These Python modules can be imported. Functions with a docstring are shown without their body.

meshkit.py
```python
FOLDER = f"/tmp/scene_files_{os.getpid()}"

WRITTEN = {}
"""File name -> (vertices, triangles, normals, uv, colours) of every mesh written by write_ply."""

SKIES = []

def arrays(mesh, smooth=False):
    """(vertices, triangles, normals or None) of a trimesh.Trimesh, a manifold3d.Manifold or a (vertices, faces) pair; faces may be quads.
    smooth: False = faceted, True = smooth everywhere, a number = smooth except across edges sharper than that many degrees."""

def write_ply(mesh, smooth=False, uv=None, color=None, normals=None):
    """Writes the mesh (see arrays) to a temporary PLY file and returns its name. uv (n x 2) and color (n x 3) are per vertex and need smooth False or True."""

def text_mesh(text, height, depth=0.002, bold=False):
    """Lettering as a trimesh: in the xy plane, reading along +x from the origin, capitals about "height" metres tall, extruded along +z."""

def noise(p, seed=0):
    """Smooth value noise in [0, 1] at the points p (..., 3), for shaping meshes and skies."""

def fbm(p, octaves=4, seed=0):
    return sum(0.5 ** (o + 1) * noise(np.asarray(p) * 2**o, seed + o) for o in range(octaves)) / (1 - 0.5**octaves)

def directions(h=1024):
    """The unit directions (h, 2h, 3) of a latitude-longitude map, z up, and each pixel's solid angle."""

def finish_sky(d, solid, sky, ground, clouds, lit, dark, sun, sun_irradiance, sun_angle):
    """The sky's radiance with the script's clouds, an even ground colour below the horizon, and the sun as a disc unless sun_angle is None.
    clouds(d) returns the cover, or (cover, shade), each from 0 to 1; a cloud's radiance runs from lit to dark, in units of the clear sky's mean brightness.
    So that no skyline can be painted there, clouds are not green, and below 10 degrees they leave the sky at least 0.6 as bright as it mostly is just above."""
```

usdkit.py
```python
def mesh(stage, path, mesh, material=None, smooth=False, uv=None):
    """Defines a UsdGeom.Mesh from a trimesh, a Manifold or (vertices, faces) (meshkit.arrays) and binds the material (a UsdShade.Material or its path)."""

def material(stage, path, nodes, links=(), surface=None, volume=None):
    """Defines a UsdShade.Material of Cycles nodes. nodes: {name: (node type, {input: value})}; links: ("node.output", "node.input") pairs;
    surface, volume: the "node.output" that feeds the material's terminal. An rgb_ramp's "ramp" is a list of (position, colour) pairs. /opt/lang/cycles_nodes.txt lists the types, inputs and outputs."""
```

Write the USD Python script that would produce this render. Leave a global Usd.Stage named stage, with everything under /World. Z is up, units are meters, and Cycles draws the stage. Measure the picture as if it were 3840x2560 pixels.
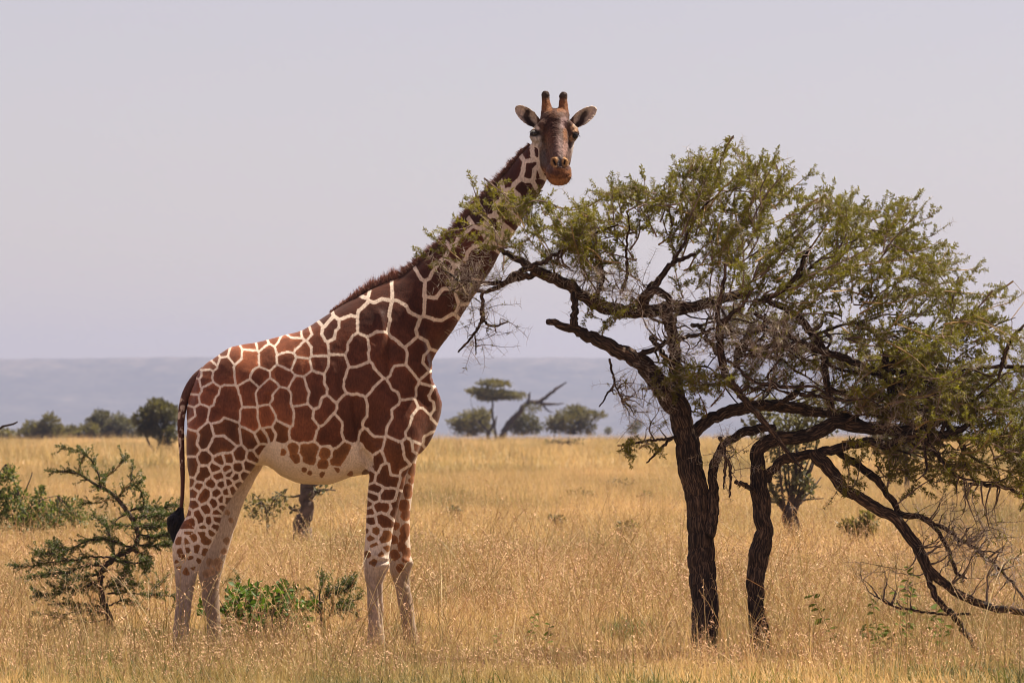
import math, random
import numpy as np
import trimesh
from scipy.spatial import cKDTree
from pxr import Usd, UsdGeom, UsdLux, UsdShade, Sdf, Gf, Vt
import usdkit, meshkit

stage = Usd.Stage.CreateInMemory()
UsdGeom.SetStageUpAxis(stage, UsdGeom.Tokens.z)
UsdGeom.SetStageMetersPerUnit(stage, 1.0)
UsdGeom.Xform.Define(stage, '/World')
UsdGeom.Scope.Define(stage, '/World/Looks')
PI = math.pi

# ---------------------------------------------------------------- camera, sky, sun, exposure
CAM_H = 1.6
FOCAL = 200.0
FPX = FOCAL / 36.0 * 3840.0           # focal length in photograph pixels (3840 wide)
TILT = math.atan(305.0 / FPX)
EXPOSURE = 1.52
cam = UsdGeom.Camera.Define(stage, '/World/camera')
cam.AddTranslateOp().Set(Gf.Vec3d(0, 0, CAM_H))
cam.AddRotateXOp().Set(90.0 + math.degrees(TILT))
cam.CreateFocalLengthAttr(FOCAL)
cam.CreateHorizontalApertureAttr(36.0)
cam.CreateVerticalApertureAttr(24.0)
cam.CreateFStopAttr(9.0)
cam.CreateFocusDistanceAttr(39.3)
cam.CreateExposureAttr(EXPOSURE)

SUN_EL = math.radians(57.0)
SUN_AZ = math.atan2(0.87, 0.36)       # atan2(x, y) of the direction towards the sun
SUN_DIR = np.array([math.cos(SUN_EL) * math.sin(SUN_AZ), math.cos(SUN_EL) * math.cos(SUN_AZ), math.sin(SUN_EL)])
SUN_I = 1.25
SKY_STRENGTH = 0.055
HAZE = 0.000115
sky_mat = usdkit.material(stage, '/World/Looks/sky_look', {
    'sky': ('sky_texture', {'sky_type': 'single_scattering', 'sun_disc': False, 'sun_elevation': SUN_EL, 'sun_rotation': SUN_AZ,
                            'altitude': 1500.0, 'air_density': 1.0, 'aerosol_density': 2.0, 'ozone_density': 1.0}),
    'tc': ('texture_coordinate', {}),
    'map': ('mapping', {'scale': (1.2, 1.2, 3.5)}),
    'noise': ('noise_texture', {'scale': 2.2, 'detail': 4.0, 'roughness': 0.5}),
    'veil': ('rgb_ramp', {'ramp': [(0.3, (3.95, 2.6, 2.55)), (0.7, (4.4, 2.95, 2.85))]}),
    'mix': ('mix_color', {'fac': 0.55, 'use_clamp': False}),
    'bg': ('background_shader', {'strength': SKY_STRENGTH})},
    [('tc.generated', 'map.vector'), ('map.vector', 'noise.vector'), ('noise.fac', 'veil.fac'), ('sky.color', 'mix.a'),
     ('veil.color', 'mix.b'), ('mix.result', 'bg.color')], surface='bg.background')
dome = UsdLux.DomeLight.Define(stage, '/World/sky')
UsdShade.MaterialBindingAPI.Apply(dome.GetPrim()).Bind(sky_mat)
dome.GetPrim().SetCustomDataByKey('label', 'pale lavender hazy sky over the savanna')
dome.GetPrim().SetCustomDataByKey('category', 'sky')
dome.GetPrim().SetCustomDataByKey('kind', 'structure')
sun = UsdLux.DistantLight.Define(stage, '/World/sun')
sun.CreateIntensityAttr(SUN_I); sun.CreateAngleAttr(0.5); sun.CreateColorAttr(Gf.Vec3f(1.0, 0.92, 0.80)); sun.CreateNormalizeAttr(True)
_q = Gf.Rotation(Gf.Vec3d(0, 0, -1), Gf.Vec3d(*(-SUN_DIR))).GetQuat()
sun.AddOrientOp().Set(Gf.Quatf(_q))

# ---------------------------------------------------------------- helpers
_ct, _st = math.cos(TILT), math.sin(TILT)
def W(sx, sy, Y):
    """Point seen at photograph pixel (sx, sy) that lies Y metres in front of the camera."""
    u, v = (sx - 1920.0) / FPX, (1280.0 - sy) / FPX
    d = np.array([u, _ct - v * _st, _st + v * _ct])
    return np.array([0, 0, CAM_H]) + d * (Y / d[1])
def to_S(p):
    p = np.asarray(p, float) - [0, 0, CAM_H]
    fwd = p[..., 1] * _ct + p[..., 2] * _st
    up = -p[..., 1] * _st + p[..., 2] * _ct
    return 1920.0 + FPX * p[..., 0] / fwd, 1280.0 - FPX * up / fwd

_used = {}
def path(name, parent=None):
    base = (str(parent.GetPath()) if parent is not None else '/World') + '/' + name
    n = _used.get(base, 0); _used[base] = n + 1
    return base if n == 0 else '%s_%03d' % (base, n)
def tag(prim, label=None, cat=None, group=None, kind=None):
    for k, v in (('label', label), ('category', cat), ('group', group), ('kind', kind)):
        if v: prim.SetCustomDataByKey(k, v)
    return prim
def thing(name, label, cat, loc=(0, 0, 0), rotz=0.0, group=None):
    x = UsdGeom.Xform.Define(stage, path(name))
    x.AddTranslateOp().Set(Gf.Vec3d(*map(float, loc)))
    if rotz: x.AddRotateZOp().Set(math.degrees(rotz))
    return tag(x.GetPrim(), label, cat, group)
def obj(name, mesh, mat, parent=None, smooth=False):
    return usdkit.mesh(stage, path(name, parent), mesh, mat, smooth=smooth).GetPrim()
def primvar(prim, name, values, kind='float'):
    t = {'float': Sdf.ValueTypeNames.FloatArray, 'color': Sdf.ValueTypeNames.Color3fArray}[kind]
    pv = UsdGeom.PrimvarsAPI(prim).CreatePrimvar(name, t, 'vertex')
    v = np.ascontiguousarray(values, np.float32)
    pv.Set(Vt.FloatArray.FromNumpy(v) if kind == 'float' else Vt.Vec3fArray.FromNumpy(v))
def instancer(name, protos, pos, quats, scales, idx, parent=None):
    """protos: list of lists of (name, (v, f), material); returns the PointInstancer prim."""
    pi = UsdGeom.PointInstancer.Define(stage, path(name, parent))
    targets = []
    for k, pieces in enumerate(protos):
        x = UsdGeom.Xform.Define(stage, str(pi.GetPath()) + '/form_%03d' % (k + 1))
        for nm, m, mat in pieces:
            usdkit.mesh(stage, str(x.GetPath()) + '/' + nm, m, mat)
        targets.append(x.GetPath())
    pi.CreatePrototypesRel().SetTargets(targets)
    pi.CreatePositionsAttr(Vt.Vec3fArray.FromNumpy(np.ascontiguousarray(pos, np.float32)))
    q = np.asarray(quats, np.float32)      # (n,4) w x y z
    pi.CreateOrientationsAttr(Vt.QuathArray([Gf.Quath(float(a), float(b), float(c), float(d)) for a, b, c, d in q]))
    s = np.asarray(scales, np.float32)
    if s.ndim == 1: s = np.repeat(s[:, None], 3, 1)
    pi.CreateScalesAttr(Vt.Vec3fArray.FromNumpy(np.ascontiguousarray(s)))
    pi.CreateProtoIndicesAttr(Vt.IntArray.FromNumpy(np.ascontiguousarray(idx, np.int32)))
    return pi.GetPrim()
def quat_axis(axis, ang):
    axis = np.asarray(axis, float); axis = axis / (np.linalg.norm(axis, axis=-1, keepdims=True) + 1e-12)
    return np.concatenate([np.cos(ang / 2)[..., None], axis * np.sin(ang / 2)[..., None]], -1)
def qmul(a, b):
    w1, x1, y1, z1 = np.moveaxis(a, -1, 0); w2, x2, y2, z2 = np.moveaxis(b, -1, 0)
    return np.stack([w1*w2-x1*x2-y1*y2-z1*z2, w1*x2+x1*w2+y1*z2-z1*y2, w1*y2-x1*z2+y1*w2+z1*x2, w1*z2+x1*y2-y1*x2+z1*w2], -1)
def quat_from_z(d):
    """Quaternion turning +z to the directions d (n,3)."""
    d = d / np.linalg.norm(d, axis=1, keepdims=True)
    ax = np.cross(np.tile([0, 0, 1.0], (len(d), 1)), d)
    bad = np.linalg.norm(ax, axis=1) < 1e-6
    ax[bad] = [1, 0, 0]
    return quat_axis(ax, np.arccos(np.clip(d[:, 2], -1, 1)))

class MB:
    """Collects pieces into one mesh."""
    def __init__(s): s.v, s.f, s.n = [], [], 0
    def add(s, v, f):
        v = np.asarray(v, float); f = np.asarray(f, int)
        if f.shape[1] == 4: f = np.vstack([f[:, [0, 1, 2]], f[:, [0, 2, 3]]])
        s.v.append(v); s.f.append(f + s.n); s.n += len(v)
    def mesh(s): return np.vstack(s.v), np.vstack(s.f)

def catmull(pts, step):
    """Resample a polyline (n,k) smoothly; first three columns are space."""
    p = np.asarray(pts, float)
    if len(p) == 2: p = np.vstack([p[0], (p[0] + p[1]) / 2, p[1]])
    q = np.vstack([2 * p[0] - p[1], p, 2 * p[-1] - p[-2]])
    out = []
    for i in range(1, len(q) - 2):
        n = max(2, int(np.linalg.norm(q[i + 1, :3] - q[i, :3]) / step))
        t = np.linspace(0, 1, n, endpoint=False)[:, None]
        a, b, c, d = q[i - 1], q[i], q[i + 1], q[i + 2]
        out.append(0.5 * (2 * b + (c - a) * t + (2 * a - 5 * b + 4 * c - d) * t ** 2 + (3 * b - a - 3 * c + d) * t ** 3))
    out.append(q[-2][None])
    return np.vstack(out)

def tube(c, r, sides=8, rough=0.0, seed=0, stretch=5.0, cap=True):
    """Tube along centres c (n,3) with radii r; rough = relative depth of bark furrows running along it."""
    c = np.asarray(c, float); r = np.broadcast_to(np.asarray(r, float), (len(c),))
    t = np.gradient(c, axis=0); t /= np.linalg.norm(t, axis=1, keepdims=True) + 1e-12
    a = np.cross(t[0], [0.3, 1.0, 0.2]); a /= np.linalg.norm(a)
    A = np.empty_like(c)
    for i in range(len(c)):
        a = a - t[i] * np.dot(a, t[i]); a /= np.linalg.norm(a) + 1e-12
        A[i] = a
    B = np.cross(t, A)
    ang = np.arange(sides) * 2 * PI / sides
    rad = np.repeat(r[:, None], sides, 1)
    if rough > 0:
        s = np.concatenate([[0], np.cumsum(np.linalg.norm(np.diff(c, axis=0), axis=1))])
        P = np.stack(np.broadcast_arrays(np.cos(ang)[None] * 2.6, np.sin(ang)[None] * 2.6, (s / (stretch * max(r.mean(), .004)))[:, None] * 1.3), -1)
        P2 = np.stack(np.broadcast_arrays(np.cos(ang)[None] * 1.0, np.sin(ang)[None] * 1.0, (s / max(4 * r.mean(), .02))[:, None]), -1)
        rad = rad * (1 + rough * (meshkit.fbm(P + seed * 7.1, 3, seed) - 0.5) * 2 + rough * 0.9 * (meshkit.noise(P2 + seed, seed + 3) - 0.5) * 2)
    v = c[:, None] + rad[..., None] * (np.cos(ang)[None, :, None] * A[:, None] + np.sin(ang)[None, :, None] * B[:, None])
    i, j = np.meshgrid(np.arange(len(c) - 1), np.arange(sides), indexing='ij')
    q = np.stack([i * sides + j, i * sides + (j + 1) % sides, (i + 1) * sides + (j + 1) % sides, (i + 1) * sides + j], -1).reshape(-1, 4)
    f = np.vstack([q[:, [0, 1, 2]], q[:, [0, 2, 3]]])
    v = v.reshape(-1, 3)
    if cap:
        n = len(v)
        v = np.vstack([v, c[0], c[-1]])
        k = np.arange(sides); e = (len(c) - 1) * sides
        f = np.vstack([f, np.stack([np.full(sides, n), (k + 1) % sides, k], 1), np.stack([np.full(sides, n + 1), e + k, e + (k + 1) % sides], 1)])
    return v, f
def tube_bark(n, sides, r):
    """Coordinates that follow the wood: around, and slowly along, for furrowed bark."""
    ang = np.arange(sides) * 2 * PI / sides; s = np.arange(n) * .018
    k = np.maximum(r, .008)[:, None] * 1.0
    v = np.stack(np.broadcast_arrays(np.cos(ang)[None] * k, np.sin(ang)[None] * k, s[:, None] * .16), -1).reshape(-1, 3)
    return np.vstack([v, v[:1], v[-1:]])

def leaf_quads(p, d, n, length, width, bend=0.0):
    """Narrow pointed leaves: 4 corners (base, side, tip, side) at p along d with face normal near n."""
    d = d / (np.linalg.norm(d, axis=1, keepdims=True) + 1e-12)
    s = np.cross(d, n); s /= np.linalg.norm(s, axis=1, keepdims=True) + 1e-12
    up = np.cross(s, d)
    L, Wd = np.asarray(length)[:, None], np.asarray(width)[:, None]
    mid = p + d * L * 0.5 + up * L * bend
    v = np.stack([p, mid + s * Wd / 2, p + d * L, mid - s * Wd / 2], 1).reshape(-1, 3)
    k = np.arange(len(p))[:, None] * 4
    return v, np.vstack([k + [0, 1, 2], k + [0, 2, 3]])

def simple(name, color, rough=0.7, spec=0.3, bump=None, vary=None, translucent=None):
    """Principled look; vary = (scale, dark factor, light factor) noise on the colour; bump = (scale, distance)."""
    nodes = {'p': ('principled_bsdf', {'base_color': color, 'roughness': rough, 'specular_ior_level': spec}), 'g': ('geometry', {})}
    links = []
    if vary:
        sc, lo, hi = vary
        nodes['n'] = ('noise_texture', {'scale': sc, 'detail': 3.0})
        nodes['r'] = ('rgb_ramp', {'ramp': [(0.3, tuple(c * lo for c in color)), (0.7, tuple(min(1, c * hi) for c in color))]})
        links += [('g.position', 'n.vector'), ('n.fac', 'r.fac'), ('r.color', 'p.base_color')]
    if bump:
        nodes['bn'] = ('noise_texture', {'scale': bump[0], 'detail': 3.0})
        nodes['b'] = ('bump', {'strength': 0.7, 'distance': bump[1]})
        links += [('g.position', 'bn.vector'), ('bn.fac', 'b.height'), ('b.normal', 'p.normal')]
    surf = 'p.BSDF'
    if translucent:
        nodes['t'] = ('translucent_bsdf', {'color': translucent[1]})
        nodes['m'] = ('mix_closure', {'fac': translucent[0]})
        links += [('p.BSDF', 'm.closure1'), ('t.BSDF', 'm.closure2')]
        surf = 'm.closure'
    return usdkit.material(stage, '/World/Looks/' + name, nodes, links, surface=surf)

def leaf_look(name, dark, mid, light, fac=0.35, trans=1.6, scale=6.0, rough=0.55, spec=0.25):
    """Foliage: colour varies per leaf (island) and in soft clumps; part of the light passes through."""
    return usdkit.material(stage, '/World/Looks/' + name, {
        'g': ('geometry', {}), 'n': ('noise_texture', {'scale': scale, 'detail': 2.0}),
        'a': ('math', {'math_type': 'multiply', 'value2': 0.45}), 's': ('math', {'math_type': 'multiply_add', 'value2': 0.75, 'value3': -0.06}),
        'sum': ('math', {'math_type': 'add'}),
        'r': ('rgb_ramp', {'ramp': [(0.05, dark), (0.5, mid), (0.95, light)]}),
        'tm': ('mix_color', {'blend_type': 'multiply', 'fac': 1.0, 'b': (trans, trans * 1.02, trans * 0.6), 'use_clamp_result': False}),
        'p': ('principled_bsdf', {'roughness': rough, 'specular_ior_level': spec}), 't': ('translucent_bsdf', {}), 'm': ('mix_closure', {'fac': fac})},
        [('g.position', 'n.vector'), ('g.random_per_island', 'a.value1'), ('n.fac', 's.value1'), ('a.value', 'sum.value1'), ('s.value', 'sum.value2'),
         ('sum.value', 'r.fac'), ('r.color', 'p.base_color'), ('r.color', 'tm.a'), ('tm.result', 't.color'), ('p.BSDF', 'm.closure1'), ('t.BSDF', 'm.closure2')],
        surface='m.closure')
# ---------------------------------------------------------------- ground, far hills, air
def ground_z(x, y):
    x, y = np.asarray(x, float), np.asarray(y, float)
    r = np.clip((y - 470) / 200, 0, 1)
    z = -1.0 * r * r * np.clip(y - 470, 0, 700) * .035
    z = np.where(y > 670, -1.0 * (.035 * np.clip(y - 470, 0, 700)), z)
    und = (meshkit.fbm(np.stack([x / 60, y / 90, np.zeros_like(x)], -1), 3, 2) - .5)
    z = z + und * np.clip((y - 60) / 250, 0, 1) * 1.9 * np.clip((1500 - y) / 800, 0, 1)
    z = z + (meshkit.fbm(np.stack([x / 2.2, y / 2.2, np.zeros_like(x)], -1), 2, 7) - .5) * .07
    return z
_gy = np.concatenate([np.linspace(-120, 20, 12), np.arange(22, 70, .8), np.geomspace(70, 900, 110), np.geomspace(930, 9600, 30)])
_gx = np.concatenate([-np.geomspace(9.5, 2900, 30)[::-1], np.arange(-9, 9.01, .6), np.geomspace(9.5, 2900, 30)])
_X, _Y = np.meshgrid(_gx, _gy, indexing='ij')
_v = np.stack([_X, _Y, ground_z(_X, _Y)], -1).reshape(-1, 3)
_i, _j = np.meshgrid(np.arange(len(_gx) - 1), np.arange(len(_gy) - 1), indexing='ij'); _w = len(_gy)
_q = np.stack([_i * _w + _j, (_i + 1) * _w + _j, (_i + 1) * _w + _j + 1, _i * _w + _j + 1], -1).reshape(-1, 4)
ground_m = usdkit.material(stage, '/World/Looks/dry_ground', {
    'g': ('geometry', {}), 'n1': ('noise_texture', {'scale': .09, 'detail': 4.0}), 'n2': ('noise_texture', {'scale': 5.0, 'detail': 5.0, 'roughness': .65}),
    'mp': ('mapping', {'scale': (1.0, .35, 1.0)}),
    'r1': ('rgb_ramp', {'ramp': [(.32, (.13, .10, .045)), (.5, (.21, .145, .070)), (.68, (.26, .165, .085))]}),
    'r2': ('rgb_ramp', {'ramp': [(.3, (.55, .5, .42)), (.7, (1.2, 1.15, 1.05))]}),
    'm': ('mix_color', {'blend_type': 'multiply', 'fac': 1.0, 'use_clamp_result': False}),
    'p': ('principled_bsdf', {'roughness': .9, 'specular_ior_level': .1})},
    [('g.position', 'mp.vector'), ('mp.vector', 'n1.vector'), ('g.position', 'n2.vector'), ('n1.fac', 'r1.fac'), ('n2.fac', 'r2.fac'), ('r1.color', 'm.a'), ('r2.color', 'm.b'), ('m.result', 'p.base_color')],
    surface='p.BSDF')
tag(obj('ground', (_v, _q), ground_m, smooth=True), 'dry golden savanna ground running to the horizon', 'ground', kind='structure')

# flat-topped escarpment far away
_hx = np.linspace(-2850, 2850, 420); _hs = np.linspace(0, 1, 46)
HX0 = meshkit.fbm(np.stack([_hx / 700, _hx * 0, _hx * 0], -1), 3, 4)
_S, _HX = np.meshgrid(_hs, _hx)
_prof = np.interp(_hs, [0, .35, .62, .80, .86, .90, 1], [-26, -6, 24, 58, 84, 88.5, 89])
_hz_ = np.tile(_prof, (len(_hx), 1))
_hy = 6000 + _S * 1900 + (HX0[:, None] - .5) * 900 * (1 - .4 * _S)
_nz = meshkit.fbm(np.stack([_HX / 260, _hy / 260, _S * 2], -1), 4, 12) - .5
_hz_ = _hz_ + _nz * 26 * np.clip(1 - np.abs(_S - .55) / .42, 0, 1) + (meshkit.fbm(np.stack([_HX / 420, _S * 0, _S * 0], -1), 3, 9) - .5) * 9 * np.clip((_S - .7) / .2, 0, 1) + (meshkit.fbm(np.stack([_HX / 14, _S * 0, _S * 0], -1), 2, 3) - .5) * 2.2 * (_S > .84)
_hv = np.stack([_HX, _hy, _hz_], -1).reshape(-1, 3)
_i, _j = np.meshgrid(np.arange(len(_hx) - 1), np.arange(len(_hs) - 1), indexing='ij'); _w = len(_hs)
_hq = np.stack([_i * _w + _j, (_i + 1) * _w + _j, (_i + 1) * _w + _j + 1, _i * _w + _j + 1], -1).reshape(-1, 4)
hill_m = usdkit.material(stage, '/World/Looks/far_hills', {
    'g': ('geometry', {}), 'mp': ('mapping', {'scale': (.011, .006, .045)}), 'n': ('noise_texture', {'scale': 1.0, 'detail': 5.0, 'roughness': .6}),
    'mp2': ('mapping', {'scale': (.045, .02, .10)}), 'n2': ('noise_texture', {'scale': 1.0, 'detail': 4.0, 'roughness': .7}), 'z': ('separate_xyz', {}),
    'top': ('map_range', {'from_min': 60.0, 'from_max': 88.0, 'to_min': -.08, 'to_max': .07, 'clamp': True}), 'mix': ('mix_float', {'fac': .55}), 'a': ('math', {'math_type': 'add'}),
    'r': ('rgb_ramp', {'ramp': [(.38, (.058, .056, .055)), (.52, (.088, .080, .072)), (.64, (.125, .105, .092)), (.78, (.17, .14, .125))]}),
    'p': ('principled_bsdf', {'roughness': .95, 'specular_ior_level': .1})},
    [('g.position', 'mp.vector'), ('mp.vector', 'n.vector'), ('g.position', 'mp2.vector'), ('mp2.vector', 'n2.vector'), ('g.position', 'z.vector'), ('z.z', 'top.value'),
     ('n.fac', 'mix.a'), ('n2.fac', 'mix.b'), ('mix.result', 'a.value1'), ('top.result', 'a.value2'), ('a.value', 'r.fac'), ('r.color', 'p.base_color')], surface='p.BSDF')
tag(obj('hills', (_hv, _hq), hill_m, smooth=True), 'flat topped blue escarpment fading into haze on the horizon', 'hills', kind='structure')

haze_m = usdkit.material(stage, '/World/Looks/haze_look', {'v': ('principled_volume', {'color': (.36, .40, .56), 'density': HAZE, 'anisotropy': .25})}, volume='v.volume')
_hb = trimesh.creation.box(bounds=[[-3000, -130, -60], [3000, 9800, 150]])
tag(obj('haze', _hb, haze_m), 'thin bluish dry season haze over the plain', 'haze', kind='stuff')
# ---------------------------------------------------------------- giraffe
GY = 39.5                               # metres from the camera to the giraffe's middle

def stations(rows, step=0.006):
    """rows: ((x1, y1), (x2, y2), depth offset, half width) -> dense cross sections in metres."""
    k = []
    for p1, p2, cy, b in rows:
        a, c = W(p1[0], p1[1], GY + cy), W(p2[0], p2[1], GY + cy)
        k.append([a[0], a[2], c[0], c[2], cy, b])
    k = np.array(k)
    mid = (k[:, :2] + k[:, 2:4]) / 2
    s = np.concatenate([[0], np.cumsum(np.linalg.norm(np.diff(mid, axis=0), axis=1) + 1e-6)])
    from scipy.interpolate import PchipInterpolator
    d = PchipInterpolator(s, k)(np.linspace(0, s[-1], max(8, int(s[-1] / step))))
    return d

body_rows = [((712, 1478), (702, 1560), 0, .08), ((752, 1384), (718, 1690), 0, .21), ((810, 1338), (800, 1752), 0, .28), ((872, 1301), (885, 1752), 0, .315),
    ((962, 1283), (988, 1744), 0, .345), ((1047, 1263), (1062, 1786), 0, .37), ((1125, 1241), (1140, 1814), 0, .385), ((1200, 1198), (1222, 1816), 0, .38),
    ((1262, 1157), (1322, 1787), 0, .36), ((1330, 1120), (1435, 1768), 0, .33), ((1400, 1080), (1525, 1728), 0, .30), ((1440, 1063), (1592, 1684), 0, .275),
    ((1475, 1048), (1637, 1600), 0, .25), ((1505, 1034), (1657, 1523), 0, .225), ((1530, 1016), (1640, 1470), 0, .205), ((1555, 998), (1619, 1415), 0, .19),
    ((1580, 979), (1615, 1370), 0, .18), ((1605, 958), (1641, 1315), 0, .17), ((1630, 940), (1681, 1262), 0, .16), ((1660, 912), (1723, 1200), 0, .152),
    ((1695, 877), (1775, 1112), 0, .143), ((1735, 832), (1841, 1013), 0, .134), ((1780, 782), (1890, 925), -.005, .126), ((1825, 732), (1932, 868), -.01, .12),
    ((1875, 674), (1978, 798), -.015, .114), ((1915, 627), (2013, 742), -.02, .11), ((1950, 584), (2043, 690), -.025, .105), ((1985, 548), (2066, 640), -.03, .10),
    ((2020, 512), (2085, 600), -.035, .09)]
leg_rows = [
  [((745, 1450), (950, 1500), -.10, .17), ((709, 1560), (985, 1620), -.15, .20), ((698, 1650), (980, 1692), -.185, .19), ((703, 1740), (956, 1746), -.205, .165),
   ((711, 1800), (916, 1800), -.215, .135), ((711, 1870), (866, 1870), -.22, .11), ((705, 1915), (838, 1915), -.22, .10), ((680, 1970), (819, 1982), -.22, .086),
   ((652, 2030), (794, 2040), -.22, .075), ((646, 2066), (773, 2076), -.22, .068), ((652, 2120), (750, 2120), -.22, .06), ((658, 2180), (732, 2180), -.22, .052),
   ((661, 2235), (722, 2235), -.22, .046), ((657, 2290), (716, 2290), -.22, .045), ((650, 2355), (710, 2355), -.22, .046), ((648, 2400), (712, 2400), -.22, .055),
   ((646, 2440), (722, 2440), -.22, .062), ((646, 2456), (728, 2456), -.22, .064)],
  [((770, 1500), (960, 1560), .12, .17), ((765, 1640), (998, 1690), .19, .18), ((770, 1742), (985, 1746), .215, .15), ((778, 1792), (960, 1793), .22, .125),
   ((786, 1855), (927, 1855), .22, .105), ((785, 1915), (902, 1915), .22, .09), ((770, 1990), (879, 1985), .22, .077), ((752, 2050), (858, 2056), .22, .068),
   ((744, 2120), (840, 2120), .22, .06), ((745, 2160), (828, 2160), .22, .055), ((755, 2205), (822, 2205), .22, .047), ((760, 2267), (823, 2262), .22, .045),
   ((772, 2305), (826, 2305), .22, .045), ((776, 2370), (830, 2370), .22, .05), ((774, 2410), (838, 2410), .22, .06), ((772, 2442), (842, 2442), .22, .064)],
  [((1370, 1400), (1555, 1430), -.11, .13), ((1368, 1560), (1588, 1590), -.155, .165), ((1376, 1660), (1570, 1682), -.17, .155), ((1383, 1730), (1545, 1740), -.175, .128),
   ((1384, 1780), (1525, 1780), -.175, .108), ((1380, 1830), (1513, 1830), -.175, .096), ((1376, 1895), (1495, 1895), -.175, .087), ((1372, 1960), (1478, 1960), -.175, .079),
   ((1369, 2030), (1466, 2030), -.175, .071), ((1364, 2085), (1460, 2082), -.175, .07), ((1362, 2124), (1461, 2120), -.175, .07), ((1367, 2152), (1447, 2150), -.175, .06),
   ((1373, 2190), (1436, 2190), -.175, .05), ((1377, 2235), (1436, 2235), -.175, .046), ((1379, 2290), (1437, 2290), -.175, .045), ((1380, 2355), (1439, 2355), -.175, .047),
   ((1378, 2400), (1447, 2400), -.175, .055), ((1376, 2430), (1452, 2430), -.175, .06), ((1375, 2452), (1455, 2452), -.175, .063)],
  [((1450, 1560), (1598, 1600), .12, .14), ((1455, 1650), (1586, 1666), .155, .13), ((1450, 1712), (1565, 1712), .165, .112), ((1455, 1780), (1555, 1780), .17, .092),
   ((1455, 1862), (1545, 1862), .17, .082), ((1455, 1950), (1536, 1950), .17, .072), ((1455, 2030), (1539, 2030), .17, .067), ((1458, 2072), (1541, 2072), .17, .068),
   ((1459, 2110), (1548, 2108), .17, .068), ((1462, 2136), (1544, 2130), .17, .064), ((1471, 2168), (1534, 2168), .17, .052), ((1482, 2205), (1538, 2205), .17, .047),
   ((1490, 2250), (1548, 2250), .17, .045), ((1499, 2300), (1555, 2300), .17, .045), ((1505, 2355), (1562, 2355), .17, .046), ((1508, 2400), (1570, 2400), .17, .055),
   ((1508, 2430), (1578, 2430), .17, .062), ((1506, 2445), (1582, 2445), .17, .064)]]

_h0, _h1 = 0.010, 0.0045
def _axis(lo, mid, hi, h_lo, h_hi):
    return np.concatenate([np.arange(lo, mid, h_lo), np.arange(mid, hi, h_hi)])
xs = _axis(W(625, 2000, GY)[0], W(1915, 600, GY)[0], W(2255, 400, GY)[0], _h0, _h1)
zs = _axis(W(700, 2475, GY)[2], W(2100, 712, GY)[2], W(2100, 325, GY)[2], _h0, _h1)
ys = np.concatenate([np.arange(-.47, .14, _h1), np.arange(.14, .45, _h0)])
NX, NY, NZ = len(xs), len(ys), len(zs)
FIELD = np.full((NX, NY, NZ), 1.0, np.float32)

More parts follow.
